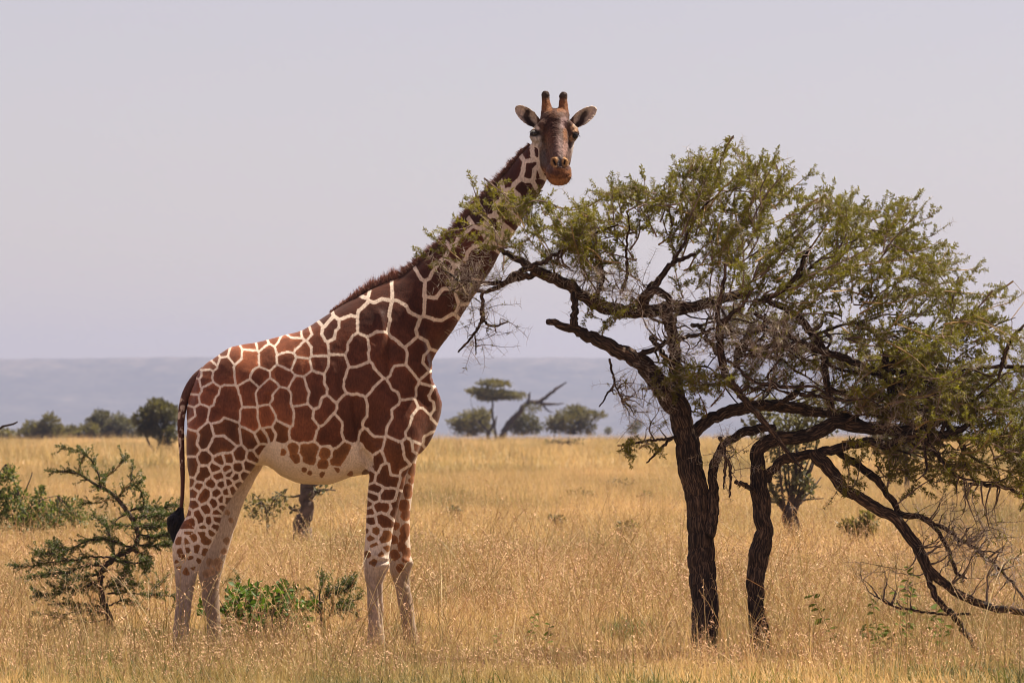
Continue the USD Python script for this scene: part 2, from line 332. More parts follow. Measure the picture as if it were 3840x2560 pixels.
def smin(a, b, k):
    h = np.clip(0.5 + 0.5 * (b - a) / k, 0, 1)
    return b + (a - b) * h - k * h * (1 - h)
def window(lo, hi):
    r = []
    for ax, l, h in zip((xs, ys, zs), lo, hi):
        i = int(np.clip(np.searchsorted(ax, l) - 1, 0, len(ax) - 2)); j = int(np.clip(np.searchsorted(ax, h) + 1, i + 2, len(ax)))
        r.append(slice(i, j))
    return tuple(r)
def blend(win, val, k, target=None):
    T = FIELD if target is None else target
    T[win] = smin(T[win], val.astype(np.float32), k)
def add_tube(st, k):
    m = 0.1
    A, C, cy_, b_ = st[:, :2], st[:, 2:4], st[:, 4], st[:, 5]
    lo2, hi2 = np.minimum(A.min(0), C.min(0)) - m, np.maximum(A.max(0), C.max(0)) + m
    win = window([lo2[0], (cy_ - b_).min() - m, lo2[1]], [hi2[0], (cy_ + b_).max() + m, hi2[1]])
    X, Z = np.meshgrid(xs[win[0]], zs[win[2]], indexing='ij')
    P = np.stack([X.ravel(), Z.ravel()], 1)
    half = np.linalg.norm(A - C, axis=1) / 2
    nv = int(max(24, half.max() * 2 / .004))
    vv = np.linspace(1, -1, nv)
    S = ((A + C) / 2)[:, None] + ((A - C) / 2)[:, None] * vv[None, :, None]
    dist, i = cKDTree(S.reshape(-1, 2)).query(P, k=4)
    wt = 1 / (dist ** 2 + 1e-6); wt /= wt.sum(1, keepdims=True)
    v = (np.tile(vv, (len(st), 1)).ravel()[i] * wt).sum(1)
    def at(q): return (np.repeat(q, nv)[i] * wt).sum(1)
    cy, b, ma = at(cy_), at(b_), at(half)
    import shapely
    poly = shapely.Polygon(np.vstack([A, C[::-1]])).buffer(0)
    inside = shapely.contains_xy(poly, P[:, 0], P[:, 1])
    u = np.where(inside, np.minimum(np.abs(v), .9999), 1 + dist[:, 0] / np.maximum(ma, .02))
    sh = X.shape
    us = (u ** 2.15).reshape(sh).astype(np.float32)
    cy, b, ma = (q.reshape(sh).astype(np.float32) for q in (cy, b, ma))
    yy = ys[win[1]].astype(np.float32)
    w = np.abs((yy[None, :, None] - cy[:, None, :]) / b[:, None, :]) ** 2.15
    val = (np.sqrt(us[:, None, :] + w) - 1) * np.minimum(ma, b)[:, None, :]
    blend(win, val, k)

add_tube(stations(body_rows), 0.001)
for n, rows in enumerate(leg_rows):
    add_tube(stations(rows), (0.035, 0.035, 0.05, 0.04)[n])

# ---- head (built in its own field, then joined)
HEAD = np.full(FIELD.shape, 1.0, np.float32)
def hp(sx, sy, dy): 
    p = W(sx, sy, GY + dy); return np.array([p[0], dy, p[2]])
def ball(c, r, k, target=HEAD):
    c = np.asarray(c, float); r = np.broadcast_to(np.asarray(r, float), 3)
    win = window(c - r - .05, c + r + .05)
    X, Y, Z = np.meshgrid(xs[win[0]], ys[win[1]], zs[win[2]], indexing='ij')
    d = np.sqrt(((X - c[0]) / r[0]) ** 2 + ((Y - c[1]) / r[1]) ** 2 + ((Z - c[2]) / r[2]) ** 2)
    blend(win, (d - 1) * r.min(), k, target)
def cone(a, b, ra, rb, k, target=HEAD):
    a, b = np.asarray(a, float), np.asarray(b, float); rm = max(ra, rb) + .05
    win = window(np.minimum(a, b) - rm, np.maximum(a, b) + rm)
    X = np.stack(np.meshgrid(xs[win[0]], ys[win[1]], zs[win[2]], indexing='ij'), -1)
    t = np.clip(((X - a) @ (b - a)) / ((b - a) @ (b - a)), 0, 1)
    d = np.linalg.norm(X - a - t[..., None] * (b - a), axis=-1) - (ra + (rb - ra) * t)
    blend(win, d, k, target)
ball(hp(2079, 460, -.02), (.098, .12, .094), .001)
ball(hp(2082, 440, -.03), (.085, .09, .052), .03)
cone(hp(2084, 475, -.08), hp(2098, 590, -.27), .088, .060, .04)
ball(hp(2020, 511, -.095), (.062, .06, .058), .025)
ball(hp(2141, 503, -.085), (.053, .06, .055), .025)
cone(hp(2018, 488, -.11), hp(2040, 470, -.12), .034, .04, .02)
cone(hp(2150, 487, -.10), hp(2125, 468, -.12), .032, .04, .02)
cone(hp(2036, 542, -.04), hp(2076, 618, -.22), .054, .046, .04)
cone(hp(2124, 545, -.04), hp(2113, 610, -.22), .052, .046, .04)
cone(hp(2088, 500, -.15), hp(2098, 600, -.325), .046, .043, .03)
ball(hp(2096, 644, -.32), (.086, .085, .080), .03)
ball(hp(2098, 664, -.33), (.078, .075, .060), .02)
cone(hp(2060, 610, -.10), hp(2085, 655, -.27), .06, .06, .04)
ball(hp(2079, 607, -.372), (.028, .022, .034), .012)
ball(hp(2118, 609, -.372), (.026, .022, .032), .012)
cone(hp(2052, 428, -.02), hp(2046, 372, .0), .042, .0270, .02); ball(hp(2045.5, 357, .0), (.0285, .028, .030), .01)
cone(hp(2112, 430, -.02), hp(2112, 374, .0), .040, .0270, .02); ball(hp(2113, 360, .0), (.0285, .028, .030), .01)
def ear(root, tip, dy, hw, k):
    a, b = hp(root[0], root[1], dy), hp(tip[0], tip[1], dy - .01)
    win = window(np.minimum(a, b) - .09, np.maximum(a, b) + .09)
    X = np.stack(np.meshgrid(xs[win[0]], ys[win[1]], zs[win[2]], indexing='ij'), -1) - a
    L = np.linalg.norm(b - a); u = (b - a) / L
    v = np.cross(u, [0, 1.0, 0]); v /= np.linalg.norm(v); w = np.cross(v, u)
    t = (X @ u) / L; q = X @ v; y = X @ w
    half = hw * np.sqrt(np.clip(np.sin(PI * np.clip(t * .90 + .10, 0, 1) ** 0.92), 0, 1)) * (0.80 + .28 * np.clip(t, 0, 1))
    sgn = np.sign((w @ np.array([0, 1.0, 0])) + 1e-9)
    mid = -sgn * (.042 * (q / hw) ** 2 - .018 * np.clip(t, 0, 1)) + 0
    d = np.maximum(np.abs(y - mid) - .0075, np.maximum((np.abs(q) - half) * .8, np.maximum(-t * L, (t - 1) * L)))
    blend(win, d, k)
    return u, v
def _ear(root, tip, dy, hw):
    global FIELD
    keep = FIELD; FIELD = HEAD
    ear(root, tip, dy, hw, .012); FIELD = keep
_ear((2020, 470), (1934, 400), .03, .055)
_ear((2142, 470), (2236, 405), .03, .055)
hw_ = window([xs[0] if False else W(1915, 600, GY)[0], -.47, W(2100, 712, GY)[2]], [xs[-1], .44, zs[-1]])
HSUB = HEAD[hw_].copy(); HX, HYs, HZ = xs[hw_[0]], ys[hw_[1]], zs[hw_[2]]
NECK = FIELD[hw_].copy()
FIELD = smin(FIELD, HEAD, 0.03)
del HEAD

def surface_nets(F, xs, ys, zs):
    neg = F < 0
    c = np.zeros((F.shape[0] - 1, F.shape[1] - 1, F.shape[2] - 1), np.uint8)
    for i, j, k in np.ndindex(2, 2, 2):
        c += neg[i:F.shape[0] - 1 + i, j:F.shape[1] - 1 + j, k:F.shape[2] - 1 + k]
    cells = np.argwhere((c > 0) & (c < 8))
    index = np.full(c.shape, -1, np.int32); index[tuple(cells.T)] = np.arange(len(cells))
    pos = np.zeros((len(cells), 3)); cnt = np.zeros(len(cells))
    A = [xs, ys, zs]
    for axis in range(3):
        for o1, o2 in np.ndindex(2, 2):
            off = [0, 0, 0]; oth = [a for a in range(3) if a != axis]; off[oth[0]], off[oth[1]] = o1, o2
            p = cells + off; q = p.copy(); q[:, axis] += 1
            fa, fb = F[tuple(p.T)], F[tuple(q.T)]
            m = (fa < 0) != (fb < 0)
            t = np.where(m, fa / np.where(fa == fb, 1, fa - fb), 0)
            for a in range(3):
                va = A[a][p[:, a]]
                if a == axis: va = va + t * (A[a][q[:, a]] - va)
                pos[:, a] += np.where(m, va, 0)
            cnt += m
    pos /= cnt[:, None]
    quads = []
    for axis in range(3):
        oth = [(axis + 1) % 3, (axis + 2) % 3]
        sl_a = [slice(1, -1)] * 3; sl_b = [slice(1, -1)] * 3
        sl_a[axis], sl_b[axis] = slice(0, -1), slice(1, None)
        na, nb = neg[tuple(sl_a)], neg[tuple(sl_b)]
        e = np.argwhere(na != nb)
        inside_first = na[tuple(e.T)]
        base = e.copy()
        for a in oth: base[:, a] += 1
        def idx(d1, d2):
            p = base.copy(); p[:, oth[0]] += d1; p[:, oth[1]] += d2
            return index[tuple(p.T)]
        q = np.stack([idx(-1, -1), idx(0, -1), idx(0, 0), idx(-1, 0)], 1)
        q[~inside_first] = q[~inside_first][:, ::-1]
        quads.append(q)
    return pos, np.vstack(quads)
GV, GQ = surface_nets(FIELD, xs, ys, zs)
del FIELD
GF = np.vstack([GQ[:, [0, 1, 2]], GQ[:, [0, 2, 3]]])
# ease the grid's facets (Taubin)
from scipy.sparse import coo_matrix
_e = np.vstack([GQ[:, [0, 1]], GQ[:, [1, 2]], GQ[:, [2, 3]], GQ[:, [3, 0]]])
_n = len(GV)
_A = coo_matrix((np.ones(2 * len(_e)), (np.r_[_e[:, 0], _e[:, 1]], np.r_[_e[:, 1], _e[:, 0]])), (_n, _n)).tocsr(); _A.data[:] = 1
_deg = np.asarray(_A.sum(1)).ravel()[:, None]
def relax(V, f): return V + f * (_A @ V / _deg - V)
for _ in range(5): GV = relax(relax(GV, .6), -.62)
def vnormals(V, F):
    n = np.zeros_like(V); c = np.cross(V[F[:, 1]] - V[F[:, 0]], V[F[:, 2]] - V[F[:, 0]])
    for k in range(3):
        for a in range(3): n[:, a] += np.bincount(F[:, k], c[:, a], len(V))
    return n / (np.linalg.norm(n, axis=1, keepdims=True) + 1e-20)
GN = vnormals(GV, GF)
def gworld(V): return V + [0, GY, 0]
GSX, GSY = to_S(gworld(GV))
from scipy.ndimage import map_coordinates
def sample(sub, V):
    co = [np.interp(V[:, 0], HX, np.arange(len(HX)), -1, -1), np.interp(V[:, 1], HYs, np.arange(len(HYs))), np.interp(V[:, 2], HZ, np.arange(len(HZ)), -1, -1)]
    r = map_coordinates(sub, co, order=1, mode='nearest')
    return np.where((co[0] < 0) | (co[2] < 0), 1.0, r)
def sstep(x, a, b):
    t = np.clip((x - a) / (b - a), 0, 1); return t * t * (3 - 2 * t)
_hd = sample(HSUB, GV)
HEADW = 1 - sstep(_hd, .004, .016)

# ---- relief: hollows, folds and muscles; (x, y, radius, metres) on both flanks
disp = np.zeros(len(GV))
side = np.abs(GN[:, 1])
def dent(pts, r, amount):
    p = np.array(pts, float)
    d = np.full(len(GV), 1e9)
    if len(p) == 1: d = np.hypot(GSX - p[0, 0], GSY - p[0, 1])
    for a, b in zip(p[:-1], p[1:]):
        ab = b - a; t = np.clip(((GSX - a[0]) * ab[0] + (GSY - a[1]) * ab[1]) / (ab @ ab), 0, 1)
        d = np.minimum(d, np.hypot(GSX - a[0] - t * ab[0], GSY - a[1] - t * ab[1]))
    return amount * np.exp(-(d / r) ** 2) * sstep(side, .1, .4) * (1 - HEADW)
disp += dent([(972, 1424)], 28, -.020) + dent([(1055, 1405)], 34, -.014) + dent([(930, 1400)], 40, .010)
disp += dent([(1004, 1485), (1001, 1560), (1000, 1640)], 11, -.016) + dent([(985, 1500), (980, 1600)], 26, .010) + dent([(996, 1650), (962, 1730)], 12, -.012)
disp += dent([(1332, 1500), (1342, 1590), (1362, 1690), (1384, 1745)], 15, -.024) + dent([(1310, 1480), (1330, 1640)], 30, -.010)
disp += dent([(1420, 1330), (1440, 1260), (1425, 1180)], 14, .010) + dent([(1462, 1230), (1462, 1380)], 16, -.010) + dent([(1400, 1300), (1410, 1400)], 12, .006)
disp += dent([(1300, 1330), (1290, 1430)], 45, -.010) + dent([(1430, 1500)], 60, .012) + dent([(1560, 1420), (1600, 1500)], 26, -.012)
disp += dent([(1375, 1640), (1430, 1690)], 8, .006) + dent([(1360, 1700), (1390, 1760)], 12, -.015)
for _k, _x in enumerate((1085, 1125, 1165, 1205, 1245)):
    disp += dent([(_x, 1370), (_x + 25, 1500), (_x + 30, 1640)], 11, .0035) * 1.0
disp += dent([(1400, 2080), (1450, 2098)], 10, .011) + dent([(1405, 2108), (1455, 2102)], 5, -.012) + dent([(1412, 2122), (1452, 2116)], 8, .012)
disp += dent([(1420, 2170), (1430, 2340)], 6, -.009) + dent([(1390, 2180), (1395, 2340)], 8, .005) + dent([(1515, 2100), (1545, 2110)], 12, .012) + dent([(1505, 2130), (1530, 2190)], 7, -.010)
disp += dent([(690, 2050), (700, 2150)], 10, -.012) + dent([(655, 2050)], 16, .010) + dent([(700, 2200), (690, 2350)], 7, -.009) + dent([(735, 1960), (720, 2060)], 12, -.008)
_fine = (meshkit.fbm(gworld(GV) * [9, 9, 9], 3, 5) - .5) * .010 + (meshkit.fbm(gworld(GV) * [34, 34, 20], 2, 9) - .5) * .0022
disp += _fine * (1 - HEADW)
# head features pushed in or out
def spot(cx, cy, rx, ry, p=2): return np.exp(-(((GSX - cx) / rx) ** 2 + ((GSY - cy) / ry) ** 2) ** (p / 2))
front = HEADW * (GN[:, 1] < .1)
def line(pts, r):
    p = np.array(pts, float); d = np.full(len(GV), 1e9)
    for a, b in zip(p[:-1], p[1:]):
        ab = b - a; t = np.clip(((GSX - a[0]) * ab[0] + (GSY - a[1]) * ab[1]) / (ab @ ab), 0, 1)
        d = np.minimum(d, np.hypot(GSX - a[0] - t * ab[0], GSY - a[1] - t * ab[1]))
    return np.exp(-(d / r) ** 2)
mouth = line([(2054, 656), (2066, 665), (2083, 670), (2103, 670), (2122, 665), (2136, 657)], 3.0)
hole_l, hole_r = line([(2075, 600), (2082, 615)], 5.0), line([(2119, 602), (2116, 615)], 4.2)
disp += front * (-.004 * mouth - .020 * hole_l - .018 * hole_r)
disp += front * (-.010 * spot(2006, 503, 12, 8, 4) - .009 * spot(2155, 510, 9, 9, 4) + .006 * line([(1990, 494), (2006, 487), (2024, 497)], 5) + .006 * line([(2146, 498), (2156, 493), (2168, 500)], 5))
disp += front * (.004 * line([(2088, 520), (2094, 590)], 9) - .005 * line([(2060, 560), (2072, 600)], 8) - .004 * line([(2122, 540), (2124, 590)], 7))
disp += HEADW * ((meshkit.fbm(gworld(GV) * 45, 2, 21) - .5) * .006 + (meshkit.fbm(gworld(GV) * 130, 1, 22) - .5) * .003)
GV = GV + GN * disp[:, None]
GN = vnormals(GV, GF)

# ---- coat pattern: patches traced as points in 4x enlarged pieces of the photograph
PZ = {}
PZ['a'] = (600, 1240, 5.3, [
 [(950,310)],[(815,425)],[(680,530),(760,490)],[(545,640)],[(690,640),(670,750)],[(520,780),(510,880)],[(960,480),(900,680),(1030,680)],[(1120,350)],
 [(1340,350),(1360,450),(1280,540),(1210,660)],[(1350,222)],[(1540,190)],[(1700,132)],[(1830,220),(1950,200),(2040,170)],[(1620,290),(1600,440)],[(1900,430)],[(2140,280)],
 [(2050,48)],[(1500,690)],[(1800,660),(1870,720)],[(2120,530)],[(740,880),(680,1010)],[(1030,950),(960,1080),(1090,1080),(850,1260),(1060,1230)],[(1320,880),(1340,1030)],
 [(1640,850),(1550,990)],[(1820,980),(1780,1130),(1870,1300)],[(2070,830),(2120,1000)],[(610,1210),(540,1370)],[(1350,1260),(1370,1400)],[(1590,1240),(1610,1350)],
 [(2160,1220),(2130,1330),(2200,1440),(2150,1560),(2060,1570),(2200,1570)],[(500,1030)],[(440,1240)],[(2195,20)]])
PZ['b'] = (1100, 1240, 6.5, [
 [(320,-30),(330,120),(400,270)],[(800,-80),(720,60),(650,230)],[(980,220),(950,400)],[(1280,180),(1300,340),(1370,540),(1490,310),(1570,400)],
 [(1850,270),(1830,440),(1930,600)],[(1600,640),(1570,760),(1740,760),(1720,920)],[(1330,880),(1230,1020),(1440,1020),(1240,1200),(1220,1380),(1350,1300),(1250,1500)],
 [(950,680),(1060,640),(1180,720),(1050,850),(900,820)],[(660,480),(640,620),(620,780),(640,930)],[(400,480)],[(310,760),(370,900),(320,1030)],[(500,1100),(430,1260)],
 [(1740,1130),(1620,1260),(1560,1420),(1650,1370),(1540,1520)],[(1930,1280),(1850,1430),(2000,1430),(1830,1500),(1960,1500),(1890,1610)],[(1980,900),(1970,1040),(2060,1130)],
 [(2130,980),(2170,1120),(2180,1240)],[(2060,480)],[(2035,720)],[(600,1420),(560,1500),(450,1630),(640,1640)],[(800,1080),(960,1080),(800,1250),(980,1200),(870,1400),(870,1460),(860,1570)]])
PZ['c'] = (600, 1600, 6.2, [
 [(690,90),(660,220)],[(470,170),(470,350)],[(900,30),(1050,60),(1120,150),(1000,-30)],[(900,240),(830,320),(1010,290)],[(1290,130),(1380,240)],[(1540,150)],[(1500,370)],
 [(670,470)],[(905,510)],[(1020,480)],[(1190,430)],[(1400,460)],[(1165,610)],[(1340,590)],[(835,620)],[(1010,635)],[(670,690),(600,760)],[(880,740)],[(1040,700)],[(1120,760)],[(1270,740)],
 [(470,540),(480,680)],[(460,830)],[(580,890)],[(760,865)],[(930,860)],[(1030,835)],[(1175,875)],[(500,1000)],[(690,970),(640,1060)],[(850,990)],[(1000,975)],[(1085,950)],[(500,1175)],
 [(690,1230)],[(820,1155)],[(925,1095)],[(1005,1105)],[(420,1290)],[(560,1310),(610,1410)],[(725,1420)],[(865,1285)],[(925,1220)],[(860,1385)],[(470,1420),(420,1530)],[(820,1510)],
 [(1630,110)],[(1790,20),(1830,150)]])
PZ['d'] = (1100, 1600, 6.5, [
 [(1130,180),(1250,230),(1180,320)],[(1460,280),(1560,360),(1450,430),(1570,480),(1620,560),(1530,640)],[(1740,320),(1760,420)],[(1840,310)],[(2030,190)],[(1270,490),(1220,600)],
 [(1370,670),(1300,780),(1420,800),(1520,820)],[(1700,700),(1650,860)],[(1230,930)],[(1190,1050)],[(1390,1030),(1490,1020)],[(1590,1050),(1540,1180),(1520,1280)],[(1260,1210),(1380,1210)],
 [(1160,1270)],[(1170,1400)],[(1310,1375),(1390,1430)],[(1160,740)],[(1118,1150)]])
PZ['e'] = (1200, 900, 8.6, [
 [(180,1270),(140,1380)],[(80,1180)],[(320,1070),(470,980),(600,930)],[(820,800),(960,750)],[(660,765)],[(720,1050),(920,1030),(720,1280),(900,1220)],
 [(1180,1080),(1180,1280),(1330,1230),(1290,1430)],[(1380,550),(1200,740),(1440,700),(1330,850),(1450,980)],[(1750,230),(1630,370),(1560,450),(1850,120)],
 [(1840,400),(1790,540),(1700,720),(1890,590)],[(1680,1000),(1830,1060),(1960,950),(1890,870)],[(2000,180),(2130,90),(2080,230),(2230,-20),(2170,40)],
 [(2320,250),(2200,400),(2110,560),(2300,430)],[(2250,760),(2180,880)],[(2190,1040)],[(1600,1330),(1800,1350),(1950,1270),(1780,1480)]])
PZ['f'] = (1600, 560, 11.0, [
 [(1370,200),(1330,310),(1270,430),(1210,500)],[(1550,50),(1520,110)],[(1625,40),95],[(1550,245),(1550,355),115],[(1680,370),(1700,490),105],[(1755,340),85],
 [(1410,580),(1540,590),(1500,680),(1520,760),140],[(1040,560),(1000,680),(930,800),(880,920),(960,900),(830,980)],[(1100,920),(1180,1030)],[(1260,720),60],
 [(500,1200),(360,1350)],[(1000,1100),(1060,1170),70],[(1390,900),90]])
PZ['g'] = (600, 1980, 7.0, [
 [(420,40),(490,140),75],[(640,80),(690,180),85],[(775,65),60],[(300,195),75],[(390,200),60],[(560,310),75],[(660,350),65],[(305,350),(325,430),55],[(405,330),50],[(465,465),60],
 [(575,485),45],[(260,515),50],[(500,590),38],[(395,645),65],[(280,570),45],[(640,-20),60]])
PZ['h'] = (1200, 1980, 7.5, [
 [(820,50),85],[(960,170),(1000,105),85],[(760,140),60],[(820,265),80],[(715,390),60],[(910,375),60],[(1000,300),60],[(800,525),70],[(690,40),40]])
PZ['i'] = (600, 1600, 4.0, [ [(1990,330),(2010,480),95],[(1840,380),55] ])
PZ['j'] = (1100, 1600, 4.0, [ [(180,350),(290,350),(240,490),105],[(470,400),(450,570),95],[(770,330),(690,430),(650,540),110],[(160,640),45],[(250,690),42],[(440,720),50],[(640,650),55],[(850,700),45] ])
BLANK = [(1000,1705),(1005,1730),(1037,1740),(1112,1762),(1150,1795),(1225,1790),(1300,1760),(1337,1700),(1340,1730),(1250,1770),(1040,1690),(1085,1735),(1372,1720),
 
 (1400,2200),(1400,2160),(690,2220),(690,2180),(1430,2125),(1410,2060),(720,2110),(1385,2140)]
FARP = [(1530,1832,20),(1530,1850,20),(1515,1895,24),(1522,1930,22),(1485,1972,16),(1522,1980,20),(1517,1995,22),(1512,2015,20),(1475,2022,18),(1505,2047,20),(1528,2072,20),(1520,2092,18),
 (1480,2080,22),(1500,2130,18),(1550,1762,26),(1545,1800,14),(817,2110,20),(787,2107,18),(850,2027,16),(840,2067,14),(775,2150,18),(795,2142,16),(820,2127,14),(865,1950,12),(852,1920,12),(990,1760,14)]

rng = np.random.default_rng(11)
seeds, sid, smargin, srad, stone, skind = [], [], [], [], [], []
TONES = {'a': (.162,.048,.020), 'b': (.104,.030,.013), 'c': (.125,.041,.013), 'd': (.122,.039,.013), 'e': (.066,.019,.009), 'f': (.052,.015,.008), 'g': (.165,.064,.020), 'h': (.165,.064,.020),  # browns by region; lit back lighter, shaded neck darker, light put into the colour
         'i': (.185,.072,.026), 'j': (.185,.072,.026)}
nid = 0
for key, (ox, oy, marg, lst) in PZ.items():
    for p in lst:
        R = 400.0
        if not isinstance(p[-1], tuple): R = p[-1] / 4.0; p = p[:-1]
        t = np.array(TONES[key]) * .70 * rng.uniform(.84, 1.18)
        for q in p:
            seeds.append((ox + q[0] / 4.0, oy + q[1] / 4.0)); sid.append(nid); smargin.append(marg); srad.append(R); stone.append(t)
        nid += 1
for q in BLANK:
    seeds.append(q); sid.append(nid); smargin.append(5.0); srad.append(-30.0); stone.append(np.array(TONES['c'])); nid += 1
seeds = np.array(seeds, float); sid = np.array(sid); smargin = np.array(smargin); srad = np.array(srad); stone = np.array(stone)
def patch_field(X, Y, warp):
    q = np.stack([X, Y], 1)
    w = np.stack([X, Y, np.zeros_like(X)], 1)
    q = q + np.stack([meshkit.fbm(w / 22.0, 2, 3) - .5, meshkit.fbm(w / 22.0 + 31, 2, 4) - .5], 1) * 3.8 * warp[:, None]
    d, i = cKDTree(seeds).query(q, k=14)
    own = i[:, 0]
    diff = sid[i] != sid[own][:, None]
    gap = np.linalg.norm(seeds[i] - seeds[own][:, None], axis=2)
    e = np.where(diff, (d ** 2 - d[:, :1] ** 2) / (2 * np.maximum(gap, 1e-3)), 1e6).min(1)
    return np.minimum(e - smargin[own] * .76, srad[own] - d[:, 0]), stone[own]
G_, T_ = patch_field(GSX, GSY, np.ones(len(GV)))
# far legs carry few, soft patches
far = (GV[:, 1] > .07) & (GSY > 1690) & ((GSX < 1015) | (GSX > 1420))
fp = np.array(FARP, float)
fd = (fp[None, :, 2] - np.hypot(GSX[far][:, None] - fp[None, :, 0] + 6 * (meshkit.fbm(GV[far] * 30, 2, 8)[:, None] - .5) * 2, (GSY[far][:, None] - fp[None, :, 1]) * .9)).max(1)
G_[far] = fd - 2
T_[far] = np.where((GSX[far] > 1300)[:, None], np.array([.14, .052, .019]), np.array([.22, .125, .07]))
# lower legs fade to plain brownish fawn
low = sstep(GSY, 2150, 2225)
G_ = G_ * (1 - low) - 14 * low
CREAM = np.tile([.55, .44, .345], (len(GV), 1))
CREAM = CREAM * (1 - .06 * sstep(GSY, 1000, 700))[:, None]
lg = sstep(GSY, 1990, 2200)[:, None]
CREAM = CREAM * (1 - lg) + np.array([.27, .195, .142]) * lg * (.62 + .75 * meshkit.fbm(GV * [14, 14, 7], 3, 15))[:, None] + 0
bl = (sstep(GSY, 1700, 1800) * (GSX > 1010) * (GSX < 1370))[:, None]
CREAM = CREAM * (1 - bl) + np.array([.47, .355, .25]) * bl * (.75 + .5 * meshkit.fbm(GV * [9, 9, 14], 3, 81))[:, None]  # belly tan deepens downward: shading put into the colour, with blotchy stains
CREAM *= (.90 + .2 * meshkit.fbm(GV * 11, 3, 2))[:, None]
T_ = T_ * (.50 + 1.0 * meshkit.fbm(GV * [13, 13, 9], 3, 33))[:, None]
T_ = T_ * (1 + .35 * sstep(meshkit.fbm(GV * [5, 5, 5], 2, 44), .45, .75)[:, None] * np.array([1.0, 1.1, 1.1]))
T_ = T_ * (1 + .45 * (1 - sstep(G_, 1, 11))[:, None] * np.array([1.0, 1.05, .9]))
CREAM[far] *= np.array([.80, .76, .72])  # far legs stand in shade: that shade is put into their fawn colour
hoof = sstep(GSY, 2408, 2418)[:, None]
CREAM = CREAM * (1 - hoof) + np.array([.045, .035, .03]) * hoof

# ---- face colours
FACE = np.tile([.070, .038, .028], (len(GV), 1))
wob = np.stack([meshkit.fbm(GV * 45, 2, 51) - .5, meshkit.fbm(GV * 45 + 9, 2, 52) - .5], 1) * 9
def paint(mask, col, amt=1.0):
    global FACE
    m = (np.clip(mask, 0, 1) * amt)[:, None]; FACE = FACE * (1 - m) + np.array(col) * m
def blob(cx, cy, rx, ry, soft=.35):
    d = np.sqrt(((GSX + wob[:, 0] - cx) / rx) ** 2 + ((GSY + wob[:, 1] - cy) / ry) ** 2)
    return 1 - sstep(d, 1 - soft, 1 + soft)
paint(sstep(GSX, 2138, 2152) * sstep(GSY, 515, 540), (.36, .31, .28))
paint(blob(2015, 545, 44, 40), (.13, .085, .062))
paint(blob(2005, 528, 25, 25), (.38, .335, .31))
paint(blob(2070, 470, 32, 56), (.040, .019, .015), .9)
paint(blob(2060, 520, 18, 30, .6), (.12, .052, .03), .6)
paint(blob(2113, 458, 13, 24), (.22, .14, .13), .85)
paint(blob(2119, 505, 7, 28, .7), (.26, .11, .045), .5)
paint(blob(2096, 552, 19, 40), (.125, .076, .066), .9)
paint(blob(2120, 560, 9, 30), (.27, .16, .13), .6)
paint(blob(2040, 590, 20, 28), (.080, .062, .058), .9)
paint(blob(2060, 575, 14, 34), (.095, .048, .034), .8)
paint(blob(2008, 482, 16, 9), (.42, .33, .27)); paint(blob(2022, 492, 14, 7), (.22, .14, .10), .7)
paint(blob(2154, 481, 15, 14), (.34, .20, .12)); paint(blob(2144, 520, 8, 12), (.34, .20, .12))
paint(blob(2085, 420, 46, 22), (.085, .042, .027), .7)
paint(sstep(GSY, 622, 640), (.17, .070, .028))
paint(blob(2062, 634, 15, 16), (.085, .05, .045), .9); paint(blob(2130, 628, 10, 12), (.11, .06, .05), .8)
paint(blob(2082, 648, 16, 12), (.075, .032, .022), .75); paint(blob(2122, 648, 12, 9), (.15, .06, .03), .6)
paint(sstep(GSY, 664, 676), (.29, .125, .048))
paint(mouth, (.12, .045, .022), .4)
paint(blob(2099, 606, 15, 17), (.062, .048, .046), .95)
paint(blob(2079, 607, 16, 20, .25), (.34, .185, .08), .9); paint(blob(2119, 609, 13, 19, .25), (.36, .195, .08), .9)
paint(blob(2098, 611, 9, 13), (.05, .04, .04))
paint(np.clip(hole_l * 1.5, 0, 1), (.008, .006, .006)); paint(np.clip(hole_r * 1.5, 0, 1), (.008, .006, .006))
paint(blob(2005, 500, 25, 13), (.022, .017, .016)); paint(blob(2156, 510, 10, 13), (.022, .017, .016))
hz = sstep(GSY, 428, 408) * (np.minimum(np.abs(GSX - 2047), np.abs(GSX - 2113)) < 24)
paint(hz, (.15, .062, .028)); paint(hz * sstep(GSY, 385, 358), (.05, .034, .028))
earm = (sstep(GSX, 2020, 2008) + sstep(GSX, 2146, 2156)) * (GSY < 500) * sstep(np.abs(GSX - 2082), 62, 72) * (GSY < 492)
inner = GN[:, 1] < 0
earw = earm * (1 - np.maximum(spot(2008, 505, 30, 26, 6), spot(2155, 500, 22, 26, 6)))
paint(earw, (.44, .345, .27))
ink = np.maximum(line([(1978, 421), (1972, 438), (1986, 460), (1996, 470)], 11), line([(2196, 426), (2184, 440), (2180, 456), (2166, 470)], 11))
paint(earw * inner * np.clip(ink * 1.5, 0, 1), (.035, .022, .018))
paint(earw * inner * np.maximum(spot(1950, 420, 14, 18), spot(2215, 425, 14, 18)), (.44, .32, .24), .6)
FACE *= .82 * (.40 + 1.2 * meshkit.fbm(GV * [80, 80, 50], 3, 61))[:, None]
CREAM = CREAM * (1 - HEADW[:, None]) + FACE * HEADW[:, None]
G_ = G_ * (1 - HEADW) - 40 * HEADW

